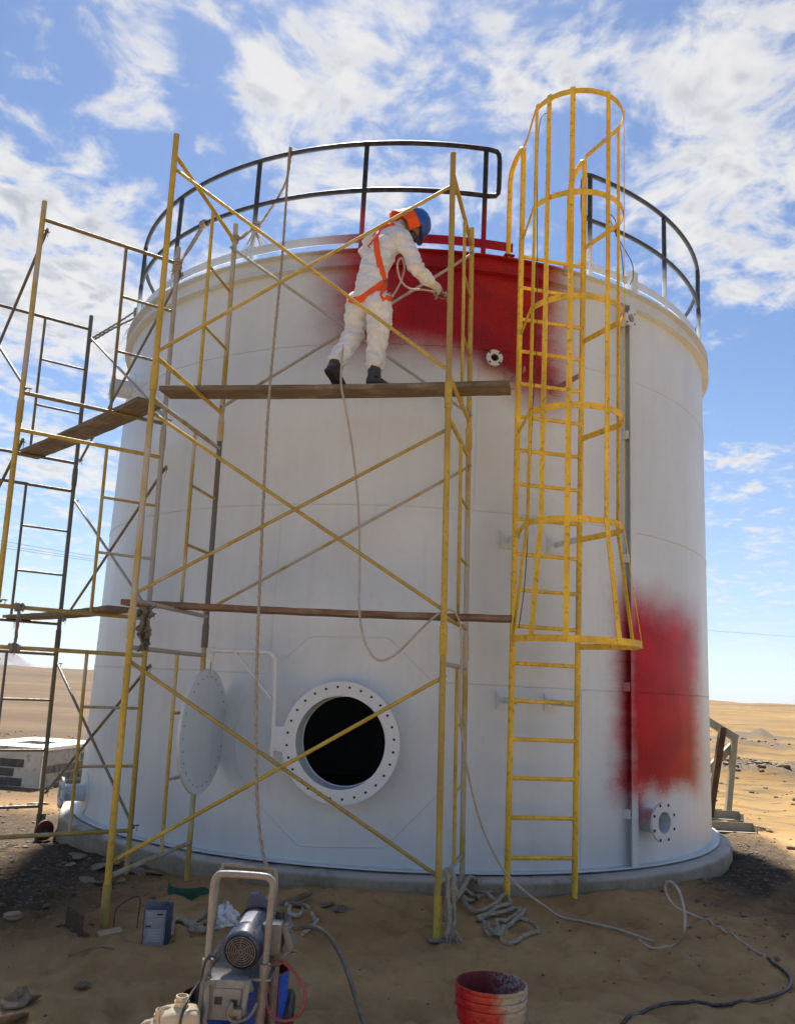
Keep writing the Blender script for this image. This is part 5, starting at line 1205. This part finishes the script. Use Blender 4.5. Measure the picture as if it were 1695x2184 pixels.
def flake(px, py, s, seed, label, group, name='mud_flake', mat=None, curl=.35):
    c = onground(px, py, .006); rn = random.Random(seed); n = 11; mb = MB(); k = 5; rot = rn.uniform(0, 2*pi); rings = []
    rad = [s*(.55+.65*rn.random()) for _ in range(n)]
    for i in range(k):
        f = i/(k-1); rings.append([c+Vector((cos(rot+2*pi*j/n)*rad[j]*f, sin(rot+2*pi*j/n)*rad[j]*f*.7, .004+curl*s*f*f*(.4+.6*sin(2*pi*j/n+seed))+.01*s*rn.uniform(-1, 1))) for j in range(n)])
    vs = [p for r in rings for p in r]; fs = [(i*n+j, i*n+(j+1) % n, (i+1)*n+(j+1) % n, (i+1)*n+j) for i in range(k-1) for j in range(n)]; mb.add(vs, fs)
    o = mb.build(name, mat or SCRAP, smooth=30, loc=c); md = o.modifiers.new('s', 'SOLIDIFY'); md.thickness = .008; return tag(o, label, 'debris', group)
for i, (x, y, s) in enumerate(((165, 1832, .085), (205, 1848, .10), (240, 1845, .07), (295, 1862, .12), (330, 1868, .09), (185, 1880, .09), (215, 1886, .10), (260, 1884, .05), (150, 1850, .05), (235, 1900, .04))):
    flake(x, y, s, 40+i, 'curled dry mud flake on the ground below the concrete ring', 'dry mud flakes by the concrete ring', mat=simple('mud', (.24, .20, .15), .95, 0, .3, (.12, .09, .06), .4) if i == 0 else bpy.data.materials['mud'])
for i, (x, y, s) in enumerate(((690, 1937, .075), (712, 1940, .10), (735, 1937, .06))):
    flake(x, y, s, 60+i, 'brown dry leaf-like scrap on the sand in front of the manway', 'dry scraps in front of the manway', 'dry_scrap')
for i, (x, y, s) in enumerate(((20, 2148, .10), (38, 2158, .09), (10, 2168, .12), (55, 2150, .07))):
    flake(x, y, s, 70+i, 'dark shredded scrap on the open sand well away from the scaffold', 'shredded scraps in the sand', 'dry_scrap', curl=.6)
crumple('stone', 'pale crumpled stone lump alone on the sand left of the scaffold foot', 'stone', onground(28, 1962, 0), .055, simple('pale_stone', (.34, .25, .16), .9, 0, .25), 3, .45)
crumple('stone', 'small dark lump of earth on the open sand', 'stone', onground(176, 2110, 0), .032, SCRAP, 4, .6)
flake(80, 1690+27, .16, 81, 'flat pale board scrap lying behind the left scaffold tower', None, 'board_scrap', bpy.data.materials['pale_stone'], .1)
st = MB(); p0 = onground(612, 1932, .02); st.tube([p0, p0+Vector((.10, .12, .02)), p0+Vector((.15, .2, .03))], [.02, .022, .018], 8); st.tube([p0+Vector((-.05, -.02, 0)), p0+Vector((.10, -.03, .0))], [.018, .015], 8); tag(st.build('rag_roll', SCRAP, loc=p0), 'brown twisted rag lying on the sand behind the sprayer', 'rag')
tw = MB(); p0 = onground(190, 2040, .012); tw.tube(smooth_path([p0+Vector((-.10, -.06, 0)), p0+Vector((-.02, 0, .02)), p0+Vector((.06, .03, .03)), p0+Vector((.12, .07, .01))], 4), [.005]*9+[.006]*3+[.004], 6); tag(tw.build('twig', SCRAP, loc=p0), 'short dark twig on the sand left of the scaffold foot', 'twig')

# stones and crushed rock
def stones():
    rn = np.random.RandomState(11); bm = bmesh.new(); bmesh.ops.create_icosphere(bm, subdivisions=1, radius=1); base = np.array([v.co[:] for v in bm.verts]); bf = np.array([[v.index for v in f.verts] for f in bm.faces]); bm.free()
    P, R_ = [], []
    def scat(n, fx, r0, r1):
        for _ in range(n):
            x, y = fx(); rt = hypot(x-TCX, y-TCY)
            if rt < 3.92: continue
            P.append((x, y)); R_.append(r0+(r1-r0)*rn.rand()**3)
    scat(1900, lambda: (rn.uniform(-6.2, -1.9)+rn.randn()*.3, rn.uniform(5.9, 11.6)), .006, .03)
    scat(420, lambda: (lambda th, r: (TCX+r*sin(th), TCY-r*cos(th)))(rn.uniform(.6, 1.75), 3.95+abs(rn.randn())*.35), .006, .026)
    scat(500, lambda: (rn.uniform(2.2, 5.2), rn.uniform(5.2, 10.5)), .005, .022)
    scat(420, lambda: (rn.uniform(-3, 4), rn.uniform(3.3, 7.2)), .003, .013)
    scat(650, lambda: (rn.uniform(4.5, 11), rn.uniform(9, 26)), .01, .06)
    scat(700, lambda: (rn.uniform(-10, -4), rn.uniform(9.5, 24)), .01, .06)
    for mx, my, ms, mh in MOUNDS[:7]: scat(60, lambda: (mx+rn.randn()*ms*.55, my+rn.randn()*ms*.4), .02, .11)
    P = np.array(P); R_ = np.array(R_); Z = height(P[:, 0], P[:, 1]); V = []; Fc = []
    for i in range(len(P)):
        q = base*(1+.3*rn.randn(len(base), 1)*.6)*np.array([1, .6+.5*rn.rand(), .45+.3*rn.rand()])*R_[i]; a = rn.rand()*6.28; c, s = cos(a), sin(a)
        q = np.stack([q[:, 0]*c-q[:, 1]*s, q[:, 0]*s+q[:, 1]*c, q[:, 2]], 1)+np.array([P[i, 0], P[i, 1], Z[i]+R_[i]*.12]); V.append(q); Fc.append(bf+i*len(base))
    V = np.concatenate(V); Fc = np.concatenate(Fc); me = bpy.data.meshes.new('gravel'); me.from_pydata(V.tolist(), [], Fc.tolist()); me.materials.append(STONE)
    o = bpy.data.objects.new('gravel', me); COL.objects.link(o); stuff(o, 'loose dark stones and gravel scattered over the sand')
stones()

# ================================================================== BEHIND
def block_box():
    zg = gz(-5.2, 12.8); a = onz(80, 1682, zg); b = onz(3, 1676, zg); cdir = (Vector((-4.35, 13.6, 0))-Vector((a.x, a.y, 0))).normalized()
    A_ = Vector((a.x, a.y, zg-.1)); u = (Vector((b.x, b.y, 0))-Vector((a.x, a.y, 0))); uL = 1.25; u.normalize(); v = Vector((-u.y, u.x, 0)); v = v if v.y > 0 else -v
    vL = 1.75; h = at(80, 1603, a.y).z-A_.z
    o = thing('block_pit', 'low whitewashed concrete block box with bare grey blocks showing', 'masonry box', (A_.x, A_.y, zg))
    mw, t, setp = new_mat('whitewash'); p = t.pos(); n = t.noise(p, 2.0, 5, .6); n2 = t.noise(p, 11, 5, .65)
    c = t.mix(t.mr(n, .3, .7), (.50, .47, .40), (.66, .63, .55)); c = t.mix(t.mr(t.math('ADD', n2, t.math('MULTIPLY', n, .6)), .85, 1.0, 0, .75), c, (.17, .145, .115)); setp(color=c, rough=.9, normal=t.bump(n2, .5, .01))
    mb_ = simple('bare_block', (.10, .092, .082), .95, 0, .35, (.20, .18, .15), .5, 12, .7); mort = simple('mortar', (.27, .25, .22), .95, 0, .3, (.14, .12, .1), .5, 12, .5)
    C0 = A_+u*uL/2+v*vL/2+MU*h/2
    b_ = MB(); th = .12
    b_.box(A_+u*uL/2+v*th/2+MU*h/2, (uL, th, h), (u, v, MU)); fw = b_.build('front_wall', mw, o)
    b_ = MB(); b_.box(A_-u*.0+u*th/2+v*(vL+th)/2+MU*h/2, (th-.004, vL-th, h), (u, v, MU)); wo = b_.build('side_wall', mort, o)
    b_ = MB(); b_.box(A_+u*(uL-th/2)+v*(vL+th)/2+MU*h/2, (th-.004, vL-th, h), (u, v, MU)); b_.build('side_wall', mw, o)
    b_ = MB(); b_.box(A_+u*uL/2+v*(vL-th/2)+MU*h/2, (uL-2*th, th, h), (u, v, MU)); b_.build('back_wall', mw, o)
    # lid slab with a square hatch hole
    lid = MB(); zl = A_.z+h; e = .03; H0, H1 = .35, .65
    for (u0, u1, v0, v1) in ((-e, uL+e, -e, vL*.30), (-e, uL+e, vL*.62, vL+e), (-e, uL*.28, vL*.30, vL*.62), (uL*.70, uL+e, vL*.30, vL*.62)):
        lid.box(A_+u*(u0+u1)/2+v*(v0+v1)/2+MU*(h+.028), (u1-u0, v1-v0, .05), (u, v, MU))
    lid.build('lid_slab', mw, o)
    # individual blocks on the long shaded side
    bw, bh = .29, .135; rows = int(h/bh)
    rn = random.Random(4); me = None
    for r in range(rows):
        k = -1
        while True:
            k += 1; v0 = .06+k*(bw+.018)+(.15 if r % 2 else 0)
            if v0+bw > vL-.02: break
            if r == rows-1 and v0 < .9: continue
            if v0 < .3 and rn.random() < .35: continue
            q = MB(); q.box((0, 0, 0), (.022, bw, bh-.02), (u, v, MU), bev=.005)
            if me is None: t_ = q.build('block', mb_); me = t_.data; bpy.data.objects.remove(t_)
            inst(me, 'block', wo, A_+u*(.002)+v*(v0+bw/2)+MU*(r*bh+bh/2+.01))
    for r, k in ((0, 0), (0, 1), (1, 0), (1, 1), (2, 0), (0, 2), (2, 1)):
        inst(me, 'block', fw, A_+u*(.42+k*.30+(.15 if r % 2 else 0))-v*.002+MU*(r*bh+bh/2+.10), Matrix.Rotation(pi/2, 3, 'Z').to_quaternion())
    pl = MB(); q = A_+u*.0+v*.20+MU*(h*.5); pl.box(q-v*.15-u*.010, (.012, .10, h*.99), (u, v, MU)); pl.build('render_coat', mw, o)
block_box()
def steel_frame():
    Y0 = 12.6; P = lambda x, y, Y=Y0: at(x, y, Y); zg = gz(4.9, Y0)
    o = thing('steel_stair_frame', 'cream painted steel step frame with rusty post behind the tank', 'steel frame', (P(1550, 1740).x, Y0, zg))
    def bar(nm, p0, p1, w, h, mat, up=(0, 1, 0)): b = MB(); b.beam(p0, p1, w, h, up); return b.build(nm, mat, o)
    bar('top_bar', P(1500, 1533, 12.75), P(1572, 1577, 12.55), .10, .10, CREAMST); bar('leg', P(1566, 1573, 12.6), P(1551, 1745, 12.6), .075, .075, CREAMST); bar('diagonal', P(1562, 1590, 12.66), P(1500, 1652, 12.7), .09, .09, CREAMST)
    bar('rusty_post', P(1541, 1552, 12.5), P(1510, 1760, 12.5), .085, .085, RUST); bar('lower_diagonal', P(1500, 1728, 12.62), P(1545, 1757, 12.62), .10, .10, CREAMST)
    for nm, y, x1, Yq in (('step', 1737, 1577, 12.5), ('step', 1763, 1606, 11.35)):
        p0, p1 = P(1490, y, Yq), P(x1, y+6, Yq); b = MB(); b.box((p0+p1)/2+MU*.02, ((p1-p0).length, .012, .11), ((p1-p0).normalized(), Vector((0, 1, 0)), MU)); b.box((p0+p1)/2-MU*.035+Vector((0, -.06, 0)), ((p1-p0).length, .13, .012), ((p1-p0).normalized(), Vector((0, 1, 0)), MU)); b.box(p1+Vector((0, -.06, .0)), (.012, .13, .11)); b.build(nm, CREAMST, o)
    for q in (P(1551, 1745, 12.6),): b = MB(); b.cyl(Vector((q.x, q.y, zg-.05)), q+MU*.02, .03, n=10); b.build('foot', CREAMST, o)
    q = P(1510, 1760, 12.5); b = MB(); b.cyl(Vector((q.x, q.y, zg-.05)), q+MU*.05, .04, n=10); b.build('foot', RUST, o)
steel_frame()
# power lines
for i, (p0, p1, Y0, Y1) in enumerate((((-300, 1085), (330, 1196), 70, 110), ((-300, 1098), (330, 1200), 70, 110), ((-300, 1106), (330, 1203), 70.5, 110.5), ((1400, 1330), (1900, 1362), 160, 140))):
    a, b = at(*p0, Y0), at(*p1, Y1); a2, b2 = a+(a-b)*.5, b+(b-a)*.8
    mb = MB(); mb.tube([a2.lerp(b2, k/30)-MU*(3.0*(k/30)*(1-k/30)) for k in range(31)], .018, 5); tag(mb.build('power_line', HOSEB, loc=a2), 'thin power line crossing the sky low over the desert left of the tank' if i < 3 else 'single thin power line in the sky right of the tank', 'power line', 'power lines left of the tank' if i < 3 else None)
# ------------------------------------------------------------------ air
def haze():
    mb = MB(); mb.box((0, 3900, 240), (19000, 12200, 560)); o = mb.build('haze', [], smooth=0) if False else None
    me = bpy.data.meshes.new('haze'); mb2 = MB(); mb2.box((0, 3000, 235), (17000, 15000, 590)); me.from_pydata(mb2.v, [], mb2.f); m = bpy.data.materials.new('haze_air'); m.use_nodes = True; nt = m.node_tree
    nt.nodes.remove(nt.nodes['Principled BSDF']); v = nt.nodes.new('ShaderNodeVolumePrincipled'); v.inputs['Color'].default_value = (.80, .86, .95, 1); v.inputs['Density'].default_value = HAZE; v.inputs['Anisotropy'].default_value = .3
    nt.links.new(v.outputs[0], nt.nodes['Material Output'].inputs['Volume']); me.materials.append(m); o = bpy.data.objects.new('haze', me); COL.objects.link(o); stuff(o)
HAZE = 2.5e-5
if HAZE: haze()
